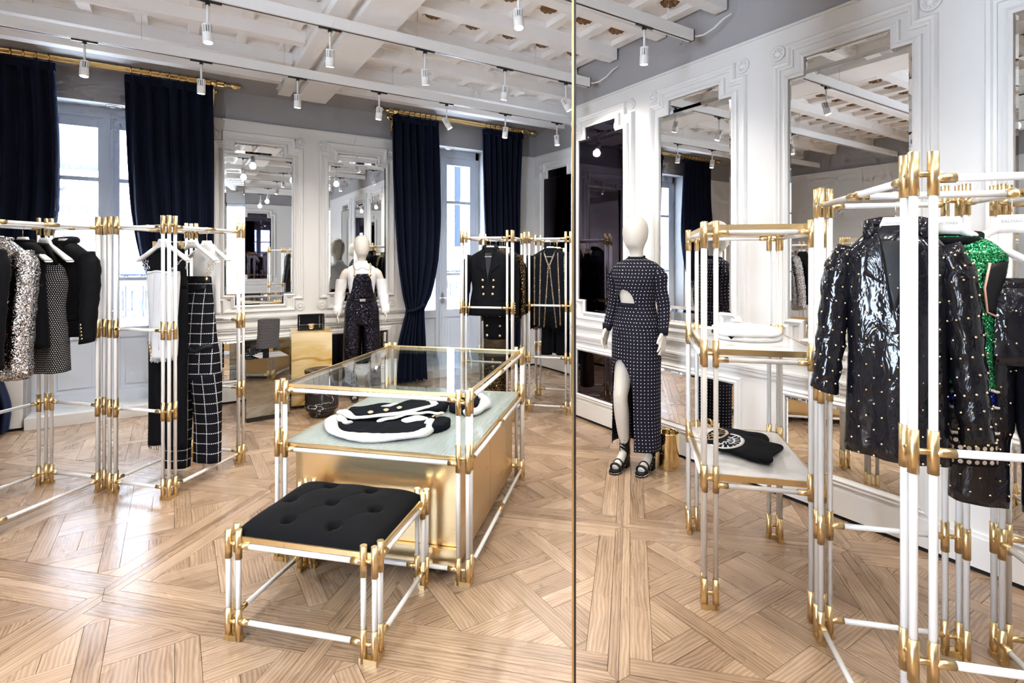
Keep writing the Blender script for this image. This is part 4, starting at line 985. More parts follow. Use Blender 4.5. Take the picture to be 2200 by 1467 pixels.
def sleeve(t, s, pts, rad, mat, name='sleeve', flat=.8, n=14, wr=.10):
    P = [(s * x, y, z) for x, y, z in pts]; K = interp_keys([(-i, *p, r) for i, (p, r) in enumerate(zip(P, rad))], 22); mb = MB()
    v = []; uv = []; m = len(K)
    for j, (_, x, y, z, r) in enumerate(K):
        for k in range(n + 1):
            a = 2 * math.pi * k / n; w = 1 + wr * math.sin(j * 1.9 + 2 * math.sin(a)) * .5
            v.append((x + r * w * math.cos(a) * .86, y + r * w * flat * 1.15 * math.sin(a), z + r * .25 * math.cos(a) * s)); uv.append((a * r, z))
    f = [(j * (n + 1) + k, (j + 1) * (n + 1) + k, (j + 1) * (n + 1) + k + 1, j * (n + 1) + k + 1) for j in range(m - 1) for k in range(n)]
    f.append(tuple(range(n))); f.append(tuple(reversed(range((m - 1) * (n + 1), (m - 1) * (n + 1) + n))))
    f = f if s > 0 else f
    mb.add(v, f, uv, smooth=True); o = mb.build(name, mat, t); return o
def jacket_body(t, keys, mat, fold=.006, nf=5, ph=0, e=2.4, name='body', n=44):
    L = Loft(keys, 34, n, e, fold, nf, ph); o = L.into(MB()).build(name, mat, t); return L, o
SHK = [(-.085, .060, .045), (-.105, .085, .055), (-.135, .135, .066), (-.165, .185, .072), (-.205, .212, .078)]
def blazer(label, p, q, rot, L, mat='black_wool', buttons=6, gold_cuffs=True, hemw=.215):
    t = garment('blazer', label, 'blazer', p, q, rot)
    B, bo = jacket_body(t, SHK + [(-.33, .200, .095), (-.48, .178, .095), (-.60, .198, .098), (-L, hemw, .10)], mat)
    arm = [(.190, 0, -.165), (.222, -.01, -.25), (.240, -.02, -.40), (.246, -.035, -.55), (.250, -.05, -.735)]
    for s in (-1, 1):
        so = sleeve(t, s, arm, [.050, .066, .060, .054, .047], mat)
        if gold_cuffs:
            for k in range(5): button(so, s * .262, -.100 + .002 * k, -.615 - .022 * k, s=.75)
    for m in (False, True):
        patch(B, [(.012, -.44), (.035, -.33), (.115, -.255), (.082, -.235), (.105, -.205), (.060, -.115), (.040, -.11), (.030, -.20)], .006, .004, mirror=m).build('lapel', mat, t)
        patch(B, [(.10, -.565), (.175, -.555), (.175, -.59), (.10, -.60)], .004, .003, mirror=m).build('pocket_flap', mat, t)
    mb = MB(); mb.tube([(.058, -.048, -.125), (.066, 0, -.085), (.045, .05, -.078), (0, .062, -.075), (-.045, .05, -.078), (-.066, 0, -.085), (-.058, -.048, -.125)], .016, 8, flat=1.5); mb.build('collar', mat, t)
    patch(B, [(-.05, -.14), (.05, -.14), (.030, -.24), (.0, -.40), (-.030, -.24)], .001, .002).build('lining', 'satin_black', t)
    if buttons:
        for z, x in ((-.40, .052), (-.465, .052), (-.53, .045)):
            for s in (-1, 1): button(bo, s * x + .004, B.front(s * x, z), z, s=1.15)
    return t, B, bo
def hide_label(t, B): text('BALMAIN', .016, 'hanger_white', t, (0, B.front(0, -.175) - .004, -.175), (math.pi / 2, 0, 0), name='neck_label', ext=.0002)

# ---------------- rack at the left edge (nearest first)
pR = -3.618
hanger('white hanger holding the black blazer at the left', pR, 2.76); blazer('black blazer with gold cuff buttons, last on the left rack', pR, 2.76, 0, .70, buttons=0)
hanger('white hanger holding the crystal mesh dress', pR, 2.645)
t = garment('mini_dress', 'short black dress covered in tiny crystals with a halter neck', 'dress', pR, 2.645)
B, bo = jacket_body(t, [(-.235, .105, .035), (-.27, .135, .06), (-.36, .148, .085), (-.50, .128, .085), (-.65, .150, .09), (-.80, .155, .09), (-.912, .158, .092)], 'crystal_mesh', .008, 4, 1)
mb = MB(); mb.tube([(.105, -.01, -.24), (.085, -.03, -.17), (.062, -.035, -.12), (.03, -.045, -.118), (-.03, -.045, -.118), (-.062, -.035, -.12), (-.085, -.03, -.17), (-.105, -.01, -.24)], .013, 8, flat=1.4); mb.build('halter_band', 'crystal_mesh', t)
patch(Loft([(-.12, .05, .03), (-.25, .12, .05)], 6, 20), [(-.05, -.13), (.05, -.13), (.10, -.235), (-.10, -.235)], .002, 0).build('yoke', 'satin_black', t)
for x in (-.03, -.012): button(t, x, -.064, -.118, s=.9)
hanger('white hanger holding the plain black sleeveless top', pR, 2.52)
t = garment('sleeveless_top', 'plain black sleeveless top with deep armholes', 'top', pR, 2.52)
B, bo = jacket_body(t, [(-.098, .062, .04), (-.125, .110, .05), (-.160, .150, .055), (-.20, .160, .06), (-.30, .142, .07), (-.45, .150, .08), (-.60, .165, .08), (-.74, .172, .08)], 'black_cloth', .007, 5, .5)
for s in (-1, 1):
    mb = MB(); mb.tube([(s * .158, -.028, -.175), (s * .150, -.062, -.24), (s * .140, -.07, -.32), (s * .150, -.045, -.37), (s * .156, .0, -.36)], .006, 6); mb.build('armhole_binding', 'satin_black', t)
mb = MB(); mb.tube([(.062 * math.cos(a), .042 * math.sin(a), -.096) for a in np.linspace(0, 2 * math.pi, 20)[:-1]], .009, 7, closed=True); mb.build('neck_band', 'black_cloth', t)
hanger('white hanger holding the silver sequin jacket', pR, 2.39)
t = garment('sequin_jacket', 'silver and black sequin jacket with long sleeves', 'jacket', pR, 2.39)
jacket_body(t, SHK + [(-.33, .196, .09), (-.48, .19, .09), (-.70, .20, .09), (-.90, .205, .09)], 'silver_sequin', .008, 5, .2)
for s in (-1, 1): sleeve(t, s, [(.190, 0, -.165), (.226, -.01, -.26), (.240, -.03, -.42), (.250, -.05, -.60), (.252, -.06, -.88)], [.052, .070, .068, .066, .062], 'silver_sequin')
mb = MB(); mb.tube([(.07 * math.cos(a), .055 * math.sin(a), -.088) for a in np.linspace(0, 2 * math.pi, 20)[:-1]], .012, 7, closed=True); mb.build('neck_band', 'silver_sequin', t)
hanger('white hanger at the very left edge', pR, 2.25)
t = garment('black_jacket', 'black jacket mostly cut off at the left edge', 'jacket', pR, 2.25)
jacket_body(t, SHK + [(-.33, .196, .09), (-.48, .19, .09), (-.82, .205, .09)], 'black_cloth', .006, 5, .2)
for s in (-1, 1): sleeve(t, s, [(.190, 0, -.165), (.222, -.01, -.26), (.236, -.03, -.42), (.244, -.04, -.60), (.246, -.05, -.82)], [.050, .064, .058, .052, .046], 'black_cloth')

# ---------------- checked dungarees rack
def chain(t, pts, r=.009, mat='pale_gold', name='chain_strap', step=.017):
    P = [Vector(p) for p in pts]; mb = MB(); k = 0
    for a, b in zip(P[:-1], P[1:]):
        n = max(1, int((b - a).length / step)); d = (b - a).normalized(); u = d.orthogonal().normalized(); w = d.cross(u)
        for i in range(n):
            c = a + (b - a) * ((i + .5) / n); s = u if k % 2 else w; k += 1
            mb.tube([c + d * (r * 1.25 * math.cos(q)) + s * (r * .75 * math.sin(q)) for q in np.linspace(0, 2 * math.pi, 9)[:-1]], r * .26, 5, closed=True)
    return mb.build(name, mat, t)
pD, qD = -2.985, 3.145
hanger('white hanger holding the checked dungarees', pD, qD, width=.40)
t = garment('dungarees', 'black dungarees with white stitched windowpane check and chain straps', 'dungarees', pD, qD)
zb = -1.50
BIB = Loft([(-.325, .150, .012), (-.40, .155, .020), (-.52, .162, .045), (-.70, .175, .065), (-.80, .188, .07)], 16, 40, 2.6, .002, 3)
BIB.into(MB()).build('bib', 'windowpane_check', t)
TRS = Loft([(-.78, .186, .07), (-.86, .200, .078), (-.98, .210, .085), (-1.03, .210, .085)], 10, 48, 2.4, .004, 4); TRS.into(MB()).build('hip', 'windowpane_check', t)
for s, zz in ((-1, -1.655), (1, -1.60)):
    LG = Loft([(-.99, .106, .083, s * .104, 0), (-1.15, .099, .075, s * .116, 0), (-1.35, .094, .065, s * .124, 0), (zz, .098, .058, s * .130, -.01)], 22, 28, 2.3, .004, 3, s); LG.into(MB()).build('leg', 'windowpane_check', t)
patch(BIB, [(-.145, -.322), (.145, -.322), (.147, -.365), (-.147, -.365)], .006, .003).build('bib_top', 'satin_black', t)
patch(BIB, [(-.122, -.378), (.122, -.378), (.126, -.405), (.0, -.44), (-.126, -.405)], .008, .005).build('pocket_flap', 'satin_black', t)
mb = MB()
pts = [(x, TRS.front(x, -.82 + .02 * math.cos(x * 40)) - .002, -.815 + .018 * math.cos(x * 38)) for x in np.linspace(-.188, .188, 16)]; mb.tube(pts, .017, 8, flat=1.0); mb.build('waist_band', 'satin_black', t)
for s in (-1, 1):
    button(t, s * .130, BIB.front(s * .130, -.34) - .008, -.34, s=1.2); chain(t, [(s * .130, BIB.front(s * .130, -.335) - .008, -.335), (s * .145, -.03, -.28), (s * .165, -.03, -.205), (s * .167, .0, -.192), (s * .15, .03, -.23), (s * .11, .02, -.33)])
hanger('white hanger behind the dungarees with an empty arm', pD, 3.27, width=.38, brand=False)
t = garment('white_blouse', 'white blouse hanging behind the checked dungarees', 'blouse', pD, 3.27)
jacket_body(t, [(-.095, .05, .03), (-.13, .08, .035), (-.18, .105, .04), (-.24, .11, .04), (-.45, .10, .045), (-.60, .105, .045)], 'white_cloth', .008, 5)
hanger('white hanger holding the white denim top', pD - .03, 2.935, width=.40)
t = garment('denim_top', 'white denim bustier top with frayed hem and gold buttons', 'top', pD - .03, 2.935)
DT, do = jacket_body(t, [(-.285, .118, .045), (-.33, .116, .055), (-.45, .105, .06), (-.60, .092, .06), (-.74, .094, .06), (-.85, .082, .06)], 'white_denim', .007, 5, 1.3)
for x in (-.07, -.02, .035, .08): mb = MB(); mb.tube([(x * (1 - .25 * k / 9), DT.front(x * (1 - .25 * k / 9), -.30 - .055 * k) - .0005, -.30 - .055 * k) for k in range(10)], .0022, 5); mb.build('seam', 'white_denim', t)
mb = MB(); mb.tube([(x, DT.front(x, -.295) - .001, -.295 + .012 * math.cos(x * 26)) for x in np.linspace(-.112, .112, 14)], .006, 6); mb.build('neckline_hem', 'white_denim', t)
for s in (-1, 1): chain(t, [(s * .085, -.05, -.29), (s * .13, -.03, -.24), (s * .165, -.02, -.205), (s * .17, .02, -.20), (s * .15, .03, -.27)], mat='chrome')
for k in range(4): button(do, -.058 + .004 * k, DT.front(-.058, -.77 - .022 * k), -.755 - .024 * k, s=.95)
mb = MB(); 
for i in range(60): a = 2 * math.pi * i / 60; x, y = .082 * math.cos(a), .06 * math.sin(a); mb.tube([(x, y, -.845), (x * 1.03 + rng.uniform(-.004, .004), y * 1.05, -.868 - rng.uniform(0, .012))], .0022, 4)
mb.build('frayed_hem', 'white_denim', t)
hanger('white clip hanger holding the frayed black trousers', pD - .08, 3.02, width=.26, clips=True)
def trousers(label, p, q, rot, ztop, zbot, mat, w=.14, leg=.075, studs=None, fray=False, name='trousers'):
    t = garment(name, label, 'trousers', p, q, rot); k = ztop - .22
    H = Loft([(ztop, w * .86, .03), (ztop - .04, w * .9, .045), (ztop - .14, w, .06), (k - .05, w * 1.05, .065)], 14, 44, 2.4, .004, 4); ho = H.into(MB()).build('hip', mat, t); LGS = []
    for s in (-1, 1):
        LG = Loft([(k, w * .52, .062, s * w * .5, 0), (k - .25, leg, .058, s * w * .54, 0), (zbot + .2, leg * .92, .05, s * w * .57, 0), (zbot, leg * .95, .046, s * w * .6, 0)], 20, 26, 2.3, .005, 3, s); lo = LG.into(MB()).build('leg', mat, t); LGS.append((LG, lo))
        if fray:
            mb = MB()
            for i in range(26): a = 2 * math.pi * i / 26; x, y = s * w * .6 + leg * .95 * math.cos(a), .046 * math.sin(a); mb.tube([(x, y, zbot + .004), (x + rng.uniform(-.004, .004), y, zbot - .018 - rng.uniform(0, .012))], .0022, 4)
            mb.build('frayed_hem', mat, t)
    mb = MB(); mb.tube([(w * .87 * math.cos(a), .035 * math.sin(a), ztop - .018) for a in np.linspace(0, 2 * math.pi, 24)[:-1]], .012, 7, flat=1.5, closed=True); mb.build('waist_band', mat, t)
    return t, H, ho, LGS
t, H, ho, _ = trousers('black trousers with a frayed hem hanging beside the white denim top', pD - .08, 3.02, 0, -.13, -1.46, 'black_cloth', .13, .07, fray=True)
for z in (-.7, -.55): button(ho, -.09, -.07, -.22, s=.8)

# ---------------- black blazer rack by the window
pB = -1.325
hanger('white hanger holding the gold buttoned black blazer', pB, 4.97)
t, B, bo = blazer('black double-breasted blazer with six gold buttons', pB, 4.97, 0, .74); hide_label(t, B)
hanger('white hanger holding the long gold buttoned skirt', pB + .03, 5.08, width=.30, clips=True)
t = garment('maxi_skirt', 'long black skirt with gold buttons and a glittering mesh hem', 'skirt', pB + .03, 5.08)
K1 = Loft([(-.13, .11, .03), (-.30, .14, .06), (-.70, .13, .07), (-.98, .125, .07)], 16, 40, 2.4, .004, 4); K1.into(MB()).build('upper_panel', 'black_cloth', t)
K2 = Loft([(-.975, .124, .069), (-1.12, .122, .07), (-1.22, .122, .07)], 8, 40, 2.4, .005, 4); K2.into(MB()).build('mesh_panel', 'gold_mesh', t)
K3 = Loft([(-1.215, .121, .069), (-1.40, .12, .07), (-1.58, .122, .07)], 10, 40, 2.4, .006, 4); K3.into(MB()).build('glitter_hem', 'gold_fleck', t)
for z in (-.745, -.845, -.94):
    for x in (-.075, .055): button(t, x, K1.front(x, z), z, s=1.2)
for i, (q, mt, lb, ln) in enumerate(((5.20, 'gold_fleck', 'black jacket flecked with gold, second in the blazer rack', .82), (5.29, 'black_wool', 'plain black jacket, third in the blazer rack', .80), (5.38, 'black_cloth', 'black jacket at the back of the blazer rack', .78))):
    hanger('white hanger %s behind the black blazer' % ordn[i], pB + .04, q)
    t = garment('hung_jacket', lb, 'jacket', pB + .04, q); jacket_body(t, SHK + [(-.33, .196, .05), (-.48, .19, .05), (-ln, .20, .05)], mt, .004, 5, i)
    for s in (-1, 1): sleeve(t, s, [(.190, 0, -.165), (.222, -.01, -.26), (.236, -.01, -.42), (.24, -.015, -.60), (.24, -.02, -.75)], [.045, .054, .048, .044, .04], mt, flat=.6)

# ---------------- gold chain jacket rack
pC = -.80
hanger('white hanger holding the gold chain jacket', pC, 5.36)
t = garment('chain_jacket', 'black tweed jacket trimmed with rows of gold chain and fringe', 'jacket', pC, 5.36)
CJ, co = jacket_body(t, SHK + [(-.33, .205, .085), (-.50, .205, .085), (-.65, .212, .088), (-.74, .212, .088)], 'black_tweed', .005, 5, .4)
for s in (-1, 1): sleeve(t, s, [(.190, 0, -.165), (.228, -.01, -.26), (.246, -.02, -.42), (.252, -.03, -.58), (.256, -.035, -.70)], [.050, .068, .064, .060, .056], 'black_tweed')
for x0, x1, za, zb2 in ((-.150, -.150, -.17, -.86), (-.085, -.098, -.135, -.87), (-.006, -.05, -.26, -.88), (.006, .075, -.26, -.88), (.085, .115, -.135, -.86), (.150, .165, -.17, -.84)):
    n = 14; chain(co, [(x0 + (x1 - x0) * i / n, CJ.front(x0 + (x1 - x0) * i / n, max(-.74, za + (zb2 - za) * i / n)) - .006, za + (zb2 - za) * i / n) for i in range(n + 1)], .0085, name='gold_chain', step=.015)
for s in (-1, 1): chain(co, [(s * .058, -.045, -.115), (s * .045, CJ.front(.045, -.16) - .006, -.16), (s * .006, CJ.front(0, -.26) - .006, -.26)], .009, name='gold_chain', step=.015); chain(co, [(s * .21, -.05, -.20), (s * .255, -.07, -.35), (s * .275, -.075, -.5), (s * .285, -.075, -.68)], .0075, name='gold_chain')
mb = MB()
for i in range(150):
    a = 2 * math.pi * i / 150; x, y = .212 * sgp(math.cos(a), .83), .088 * sgp(math.sin(a), .83); L = -.86 - .05 * abs(math.sin(i * 1.7)) ; mb.tube([(x, y, -.73), (x * 1.01, y * 1.02, (-.73 + L) / 2), (x * 1.02, y * 1.04, L)], .0045, 4)
mb.build('fringe', 'black_cloth', t); hide_label(t, CJ)
hanger('white clip hanger holding slim black trousers under the chain jacket', pC + .02, 5.50, width=.26, clips=True)
trousers('slim black trousers under the gold chain jacket', pC + .02, 5.50, 0, -.13, -1.19, 'black_wool', .135, .062)
for i, (q, lb) in enumerate(((5.60, 'black jacket second in the chain jacket rack'), (5.68, 'black jacket at the back of the chain jacket rack'))):
    hanger('white hanger %s behind the gold chain jacket' % ordn[i], pC + .03, q); t = garment('hung_jacket', lb, 'jacket', pC + .03, q)
    jacket_body(t, SHK + [(-.33, .196, .045), (-.48, .19, .045), (-.78, .20, .045)], 'black_cloth', .004, 5, i)

# ---------------- patent leather rack at the right
RT = math.radians(-24); qR = 2.0
def studs_on(par, L, zs, x0, x1, sx, me=STUD):
    for j, z in enumerate(zs):
        w = L.ring(z)[0]; cx = L.ring(z)[2]; n = int((x1 - x0) / sx) + 1
        for i in range(n):
            x = x0 + sx * (i + .5 * (j % 2))
            if abs(x - cx) < w * .97: button(par, x, L.front(x, z, .0015), z, me)
hanger('white hanger holding the studded patent jacket', .855, qR, RT, width=.32)
t = garment('patent_jacket', 'glossy black patent leather jacket covered with gold studs', 'jacket', .855, qR, RT)
PJ, po = jacket_body(t, [(-.100, .060, .05), (-.12, .085, .06), (-.15, .115, .066), (-.18, .138, .070), (-.215, .150, .075), (-.35, .142, .085), (-.50, .136, .085), (-.70, .140, .085), (-.855, .142, .085)], 'patent_leather', .009, 5, .6)
studs_on(po, PJ, np.arange(-.26, -.85, -.042), -.14, .15, .042)
ARM = [(.130, 0, -.165), (.160, -.01, -.25), (.175, -.02, -.40), (.188, -.035, -.54), (.200, -.05, -.66)]
for s in (-1, 1):
    a = [(x, y, z - (.10 * k / 4 if s > 0 else 0)) for k, (x, y, z) in enumerate(ARM)]; so = sleeve(t, s, a, [.040, .055, .052, .050, .047], 'patent_leather', wr=.16)
    K = interp_keys([(-i, *q) for i, q in enumerate(a)], 13)
    for j, (_, x, y, z) in enumerate(K[1:]):
        r = .052
        for k, an in enumerate((-150, -115, -80, -45, -10)): aa = math.radians(an + 17 * (j % 2)); button(so, s * x + r * .88 * math.cos(aa), y + r * .96 * math.sin(aa) - .001, z + r * .25 * math.cos(aa) * s, STUD)
for m in (False, True): patch(PJ, [(.004, -.40), (.018, -.30), (.085, -.26), (.080, -.19), (.060, -.125), (.045, -.125), (.030, -.20)], .008, .006, mirror=m).build('lapel', 'patent_leather', t)
mb = MB(); mb.tube([(.068, -.05, -.14), (.078, 0, -.098), (.05, .052, -.09), (0, .064, -.088), (-.05, .052, -.09), (-.078, 0, -.098), (-.068, -.05, -.14)], .018, 8, flat=1.5); mb.build('collar', 'patent_leather', t)
patch(PJ, [(-.055, -.15), (.055, -.15), (.03, -.26), (0, -.38), (-.03, -.26)], .001, .003).build('lining', 'satin_black', t)
hanger('white hanger holding the green sequin top', 1.015, qR + .03, RT * .7)
t = garment('sequin_blouse', 'sleeveless green sequin top with blue and black bands', 'top', 1.015, qR + .03, RT * .7)
G0 = [(-.135, .085, .04), (-.16, .125, .05), (-.20, .155, .055), (-.26, .150, .06), (-.34, .125, .07), (-.50, .120, .075), (-.58, .122, .075), (-.625, .124, .075)]
GT = Loft(G0, 26, 44, 2.4, .004, 4); GT.into(MB()).build('green_body', 'green_sequin', t)
for nm, mt, a, b in (('blue_band', 'blue_sequin', -.62, -.675), ('black_band', 'bead_weave', -.67, -.755), ('net_hem', 'net_mesh', -.75, -.86)): Loft([(a, .125, .076), ((a + b) / 2, .128, .077), (b, .130, .077)], 6, 44, 2.4, .003, 4).into(MB()).build(nm, mt, t)
for z in (-.622, -.672, -.752): mb = MB(); mb.tube([(.129 * sgp(math.cos(a), .83), .080 * sgp(math.sin(a), .83), z + .006 * math.sin(5 * a)) for a in np.linspace(0, 2 * math.pi, 48)[:-1]], .0045, 6, closed=True); mb.build('white_piping', 'white_tweed', t)
for s in (-1, 1):
    patch(GT, [(s * .100, -.225), (s * .150, -.215), (s * .130, -.34), (s * .118, -.385), (s * .092, -.37), (s * .086, -.30)], .003, .003).build('armhole', 'satin_black', t)
    mb = MB(); q = [(s * .098, -.222), (s * .083, -.30), (s * .089, -.375), (s * .118, -.39)]; mb.tube([(x, GT.front(x, z) - .006, z) for x, z in q], .0035, 6); mb.build('armhole_piping', 'coral_trim', t)
mb = MB(); mb.tube([(.085 * math.cos(a), .046 * math.sin(a), -.135 - .02 * (math.sin(a) < 0)) for a in np.linspace(0, 2 * math.pi, 24)[:-1]], .014, 7, flat=1.3, closed=True); mb.build('neck_band', 'black_cloth', t)
for x, z in ((-.06, -.26), (.02, -.33), (-.05, -.42), (.03, -.50)): patch(GT, [(x - .022, z - .045), (x + .018, z - .05), (x + .024, z + .04), (x - .016, z + .05)], .003, .003).build('black_motif', 'black_sequin', t)
hanger('white hanger above the studded patent trousers', 1.17, qR - .02, RT, width=.44)
t, H, ho, LG = trousers('glossy black patent trousers with gold studs at the right edge', 1.19, qR - .0, RT, -.27, -1.00, 'patent_leather', .15, .082, name='patent_trousers')
studs_on(ho, H, np.arange(-.32, -.52, -.05), -.13, .14, .05)
for L_, o_ in LG: studs_on(o_, L_, np.arange(-.56, -.99, -.05), L_.ring(-.7)[2] - .08, L_.ring(-.7)[2] + .08, .048)
for s in (-1, 1): mb = MB(); mb.box(s * .08 - .014, s * .08 + .014, -.05, .03, -.33, -.235); mb.build('clip', 'gold', t)

# ---------------- folded clothes on the shelves and the table
def lying(name, label, cat, z): return thing(name, label, cat, (0, 0, z), A45, 'folded clothes')
def fan_print(t, pts, col, z, h):
    """rounded emblem print made of radiating bars inside a thick rim"""
    c, e0, e1 = [Vector((*p, 0)) for p in pts]; u = e0 - c; v = e1 - c; mb = MB()
    for r, w in ((1., .010), (.52, .005)): mb.tube([c + u * (r * math.cos(a)) + v * (r * math.sin(a)) + Vector((0, 0, z + h)) for a in np.linspace(-.35, math.pi + .35, 22)], w, 6, flat=.12)
    for a in np.linspace(.1, math.pi - .1, 9): mb.tube([c + u * (r * math.cos(a)) + v * (r * math.sin(a)) + Vector((0, 0, z + h)) for r in (.58, .93)], .0045, 5, flat=.2)
    for a in np.linspace(.2, math.pi - .2, 6): mb.tube([c + u * (r * math.cos(a)) + v * (r * math.sin(a)) + Vector((0, 0, z + h)) for r in (.12, .47)], .0035, 5, flat=.2)
    mb.build('emblem_print', col, t)
t = lying('folded_tshirt', 'folded black t-shirt with gold round emblem on the lower shelf', 'shirt', .578)
mb = MB(); pillow(mb, [(.365, 2.86), (.40, 2.98), (.47, 3.07), (.54, 3.075), (.62, 3.04), (.68, 3.03), (.69, 2.95), (.665, 2.90), (.60, 2.88), (.50, 2.84), (.41, 2.81)], .016, wave=.0012); mb.build('cloth', 'black_cloth', t); fan_print(t, [(.40, 2.95), (.48, 3.04), (.45, 2.90)], 'gold', 0, .017)
t = lying('folded_tshirt', 'folded black t-shirt with white round emblem on the lower shelf', 'shirt', .595)
mb = MB(); pillow(mb, [(.39, 2.70), (.44, 2.84), (.50, 2.94), (.54, 2.94), (.60, 2.89), (.66, 2.85), (.712, 2.80), (.70, 2.75), (.64, 2.66), (.62, 2.585), (.585, 2.565), (.515, 2.61), (.46, 2.665)], .016, wave=.0012); mb.build('cloth', 'black_cloth', t); fan_print(t, [(.455, 2.80), (.52, 2.90), (.51, 2.745)], 'white_cloth', 0, .017)
for k, (z, lb) in enumerate(((1.118, 'white t-shirt with black lettering, bottom of the pile on the upper shelf'), (1.1425, 'plain white t-shirt, top of the pile on the upper shelf'))):
    t = lying('folded_tshirt', lb, 'shirt', z); mb = MB(); pillow(mb, [(.42, 2.74 - .02 * k), (.42, 2.90), (.47, 3.03 + .02 * k), (.56, 3.07), (.66, 3.02), (.72, 2.92), (.71, 2.78), (.64, 2.68), (.52, 2.66)], .024, wave=.003, ph=k); mb.build('cloth', 'white_cloth', t)
    if k: 
        mb = MB(); mb.tube([(.45 + .045 * math.cos(a), 2.86 + .075 * math.sin(a), .026) for a in np.linspace(0, 5.2, 20)], .006, 6, flat=.4); mb.build('seam_fold', 'white_cloth', t)
    else:
        mb = MB(); mb.tube([(.415 + .008 * i, 2.90 - .03 * i, .020) for i in range(8)], .014, 8, flat=.9); mb.build('black_band', 'black_cloth', t)
        for i in range(4): mb = MB(); mb.tube([(.406 + .012 * i, 2.885 - .045 * i, .032), (.418 + .012 * i, 2.868 - .045 * i, .035)], .005, 5, flat=.3); mb.build('print_mark', 'white_cloth', t)
# black and white tweed jacket under the glass
z0 = .5895
t = thing('tweed_jacket', 'folded black tweed jacket with white trim under the glass table top', 'jacket', (0, 0, z0), A45, 'folded clothes')
mb = MB(); pillow(mb, [(-1.60, 2.76), (-1.62, 2.86), (-1.55, 2.94), (-1.46, 2.98), (-1.36, 3.06), (-1.30, 3.16), (-1.20, 3.20), (-1.10, 3.12), (-1.10, 2.99), (-1.17, 2.93), (-1.24, 2.86), (-1.34, 2.79), (-1.44, 2.73), (-1.53, 2.71)], .048, wave=.004); body = mb.build('body', 'black_tweed', t)
mb = MB(); pillow(mb, [(-1.58, 2.665), (-1.50, 2.67), (-1.42, 2.655), (-1.34, 2.67), (-1.26, 2.71), (-1.20, 2.78), (-1.12, 2.84), (-1.05, 2.81), (-1.01, 2.70), (-1.04, 2.59), (-1.13, 2.53), (-1.26, 2.495), (-1.40, 2.50), (-1.52, 2.57)], .034, wave=.0045, ph=1); mb.build('sleeve', 'black_tweed', t)
mb = MB(); pillow(mb, [(-1.06, 2.80), (-1.00, 2.83), (-.965, 2.77), (-.985, 2.68), (-1.03, 2.66)], .040, wave=.003); mb.build('cuff', 'black_tweed', t)
def trim(pts, r, zz, mat='white_tweed', flat=.5):
    K = interp_keys([(-i, *p) for i, p in enumerate(pts)], 44); mb = MB(); mb.tube([(x + rng.uniform(-.0010, .0010), y + rng.uniform(-.0010, .0010), zz * (1 + .08 * math.sin(i * .5))) for i, (_, x, y) in enumerate(K)], [r * (1.15 + .22 * math.sin(i * .37) + rng.uniform(-.07, .07)) * (.55 if i in (0, 43) else 1) for i in range(44)], 10, flat=flat); mb.build('white_trim', mat, t)
trim([(-1.64, 2.752), (-1.626, 2.669), (-1.541, 2.55), (-1.462, 2.49), (-1.375, 2.465), (-1.278, 2.47), (-1.194, 2.495), (-1.112, 2.54), (-1.06, 2.59), (-1.052, 2.66), (-1.10, 2.83)], .029, .017, flat=.55)
trim([(-1.64, 2.752), (-1.59, 2.755), (-1.505, 2.69), (-1.416, 2.70), (-1.315, 2.78), (-1.241, 2.86), (-1.18, 2.94), (-1.15, 3.03), (-1.22, 3.12), (-1.30, 3.19)], .022, .046, flat=.32)
trim([(-1.34, 2.655), (-1.27, 2.77), (-1.19, 2.855), (-1.10, 2.88), (-1.04, 2.87)], .016, .040, flat=.35)
trim([(-1.60, 2.76), (-1.585, 2.70), (-1.53, 2.64), (-1.48, 2.61)], .020, .034, flat=.4)
mb = MB(); pillow(mb, [(-1.23, 2.72), (-1.19, 2.79), (-1.145, 2.815), (-1.10, 2.79), (-1.12, 2.73), (-1.15, 2.705), (-1.19, 2.69)], .007, .034, wave=.003); mb.build('white_lining', 'white_cloth', t)
mb = MB(); mb.prism([(-1.44, 2.90), (-1.385, 2.905), (-1.365, 2.975), (-1.395, 2.965)], .050, .055); mb.build('pocket_flap', 'white_tweed', t)
def flat_button(par, x, y, z, s=1.3): o = bpy.data.objects.new('button', BUT); C.objects.link(o); o.parent = par; o.location = (x, y, z); o.rotation_euler = (-math.pi / 2, 0, 0); o.scale = (s, s, s)
for x, y in ((-1.43, 2.75), (-1.365, 2.81), (-1.31, 2.87)): flat_button(body, x, y, .055, 1.6)
for k in range(4): flat_button(t, -1.075 + .006 * k, 2.80 + .014 * k, .043, .8)
t = thing('tweed_jacket', 'second folded black tweed jacket with white frayed cuffs, behind the first', 'jacket', (0, 0, z0), A45, 'folded clothes')
mb = MB(); pillow(mb, [(-1.20, 3.22), (-1.12, 3.32), (-1.03, 3.37), (-.96, 3.30), (-.92, 3.15), (-.93, 3.04), (-1.00, 3.01), (-1.07, 3.05), (-1.075, 3.14), (-1.15, 3.215)], .05, wave=.003, ph=2); b2 = mb.build('body', 'black_tweed', t)
for x, y in ((-1.10, 3.17), (-1.055, 3.20), (-1.02, 3.05), (-1.01, 3.12)): flat_button(b2, x, y, .050, 1.2)
trim([(-1.02, 3.39), (-.94, 3.35), (-.885, 3.20), (-.89, 3.06), (-.95, 2.98)], .030, .018, flat=.55)
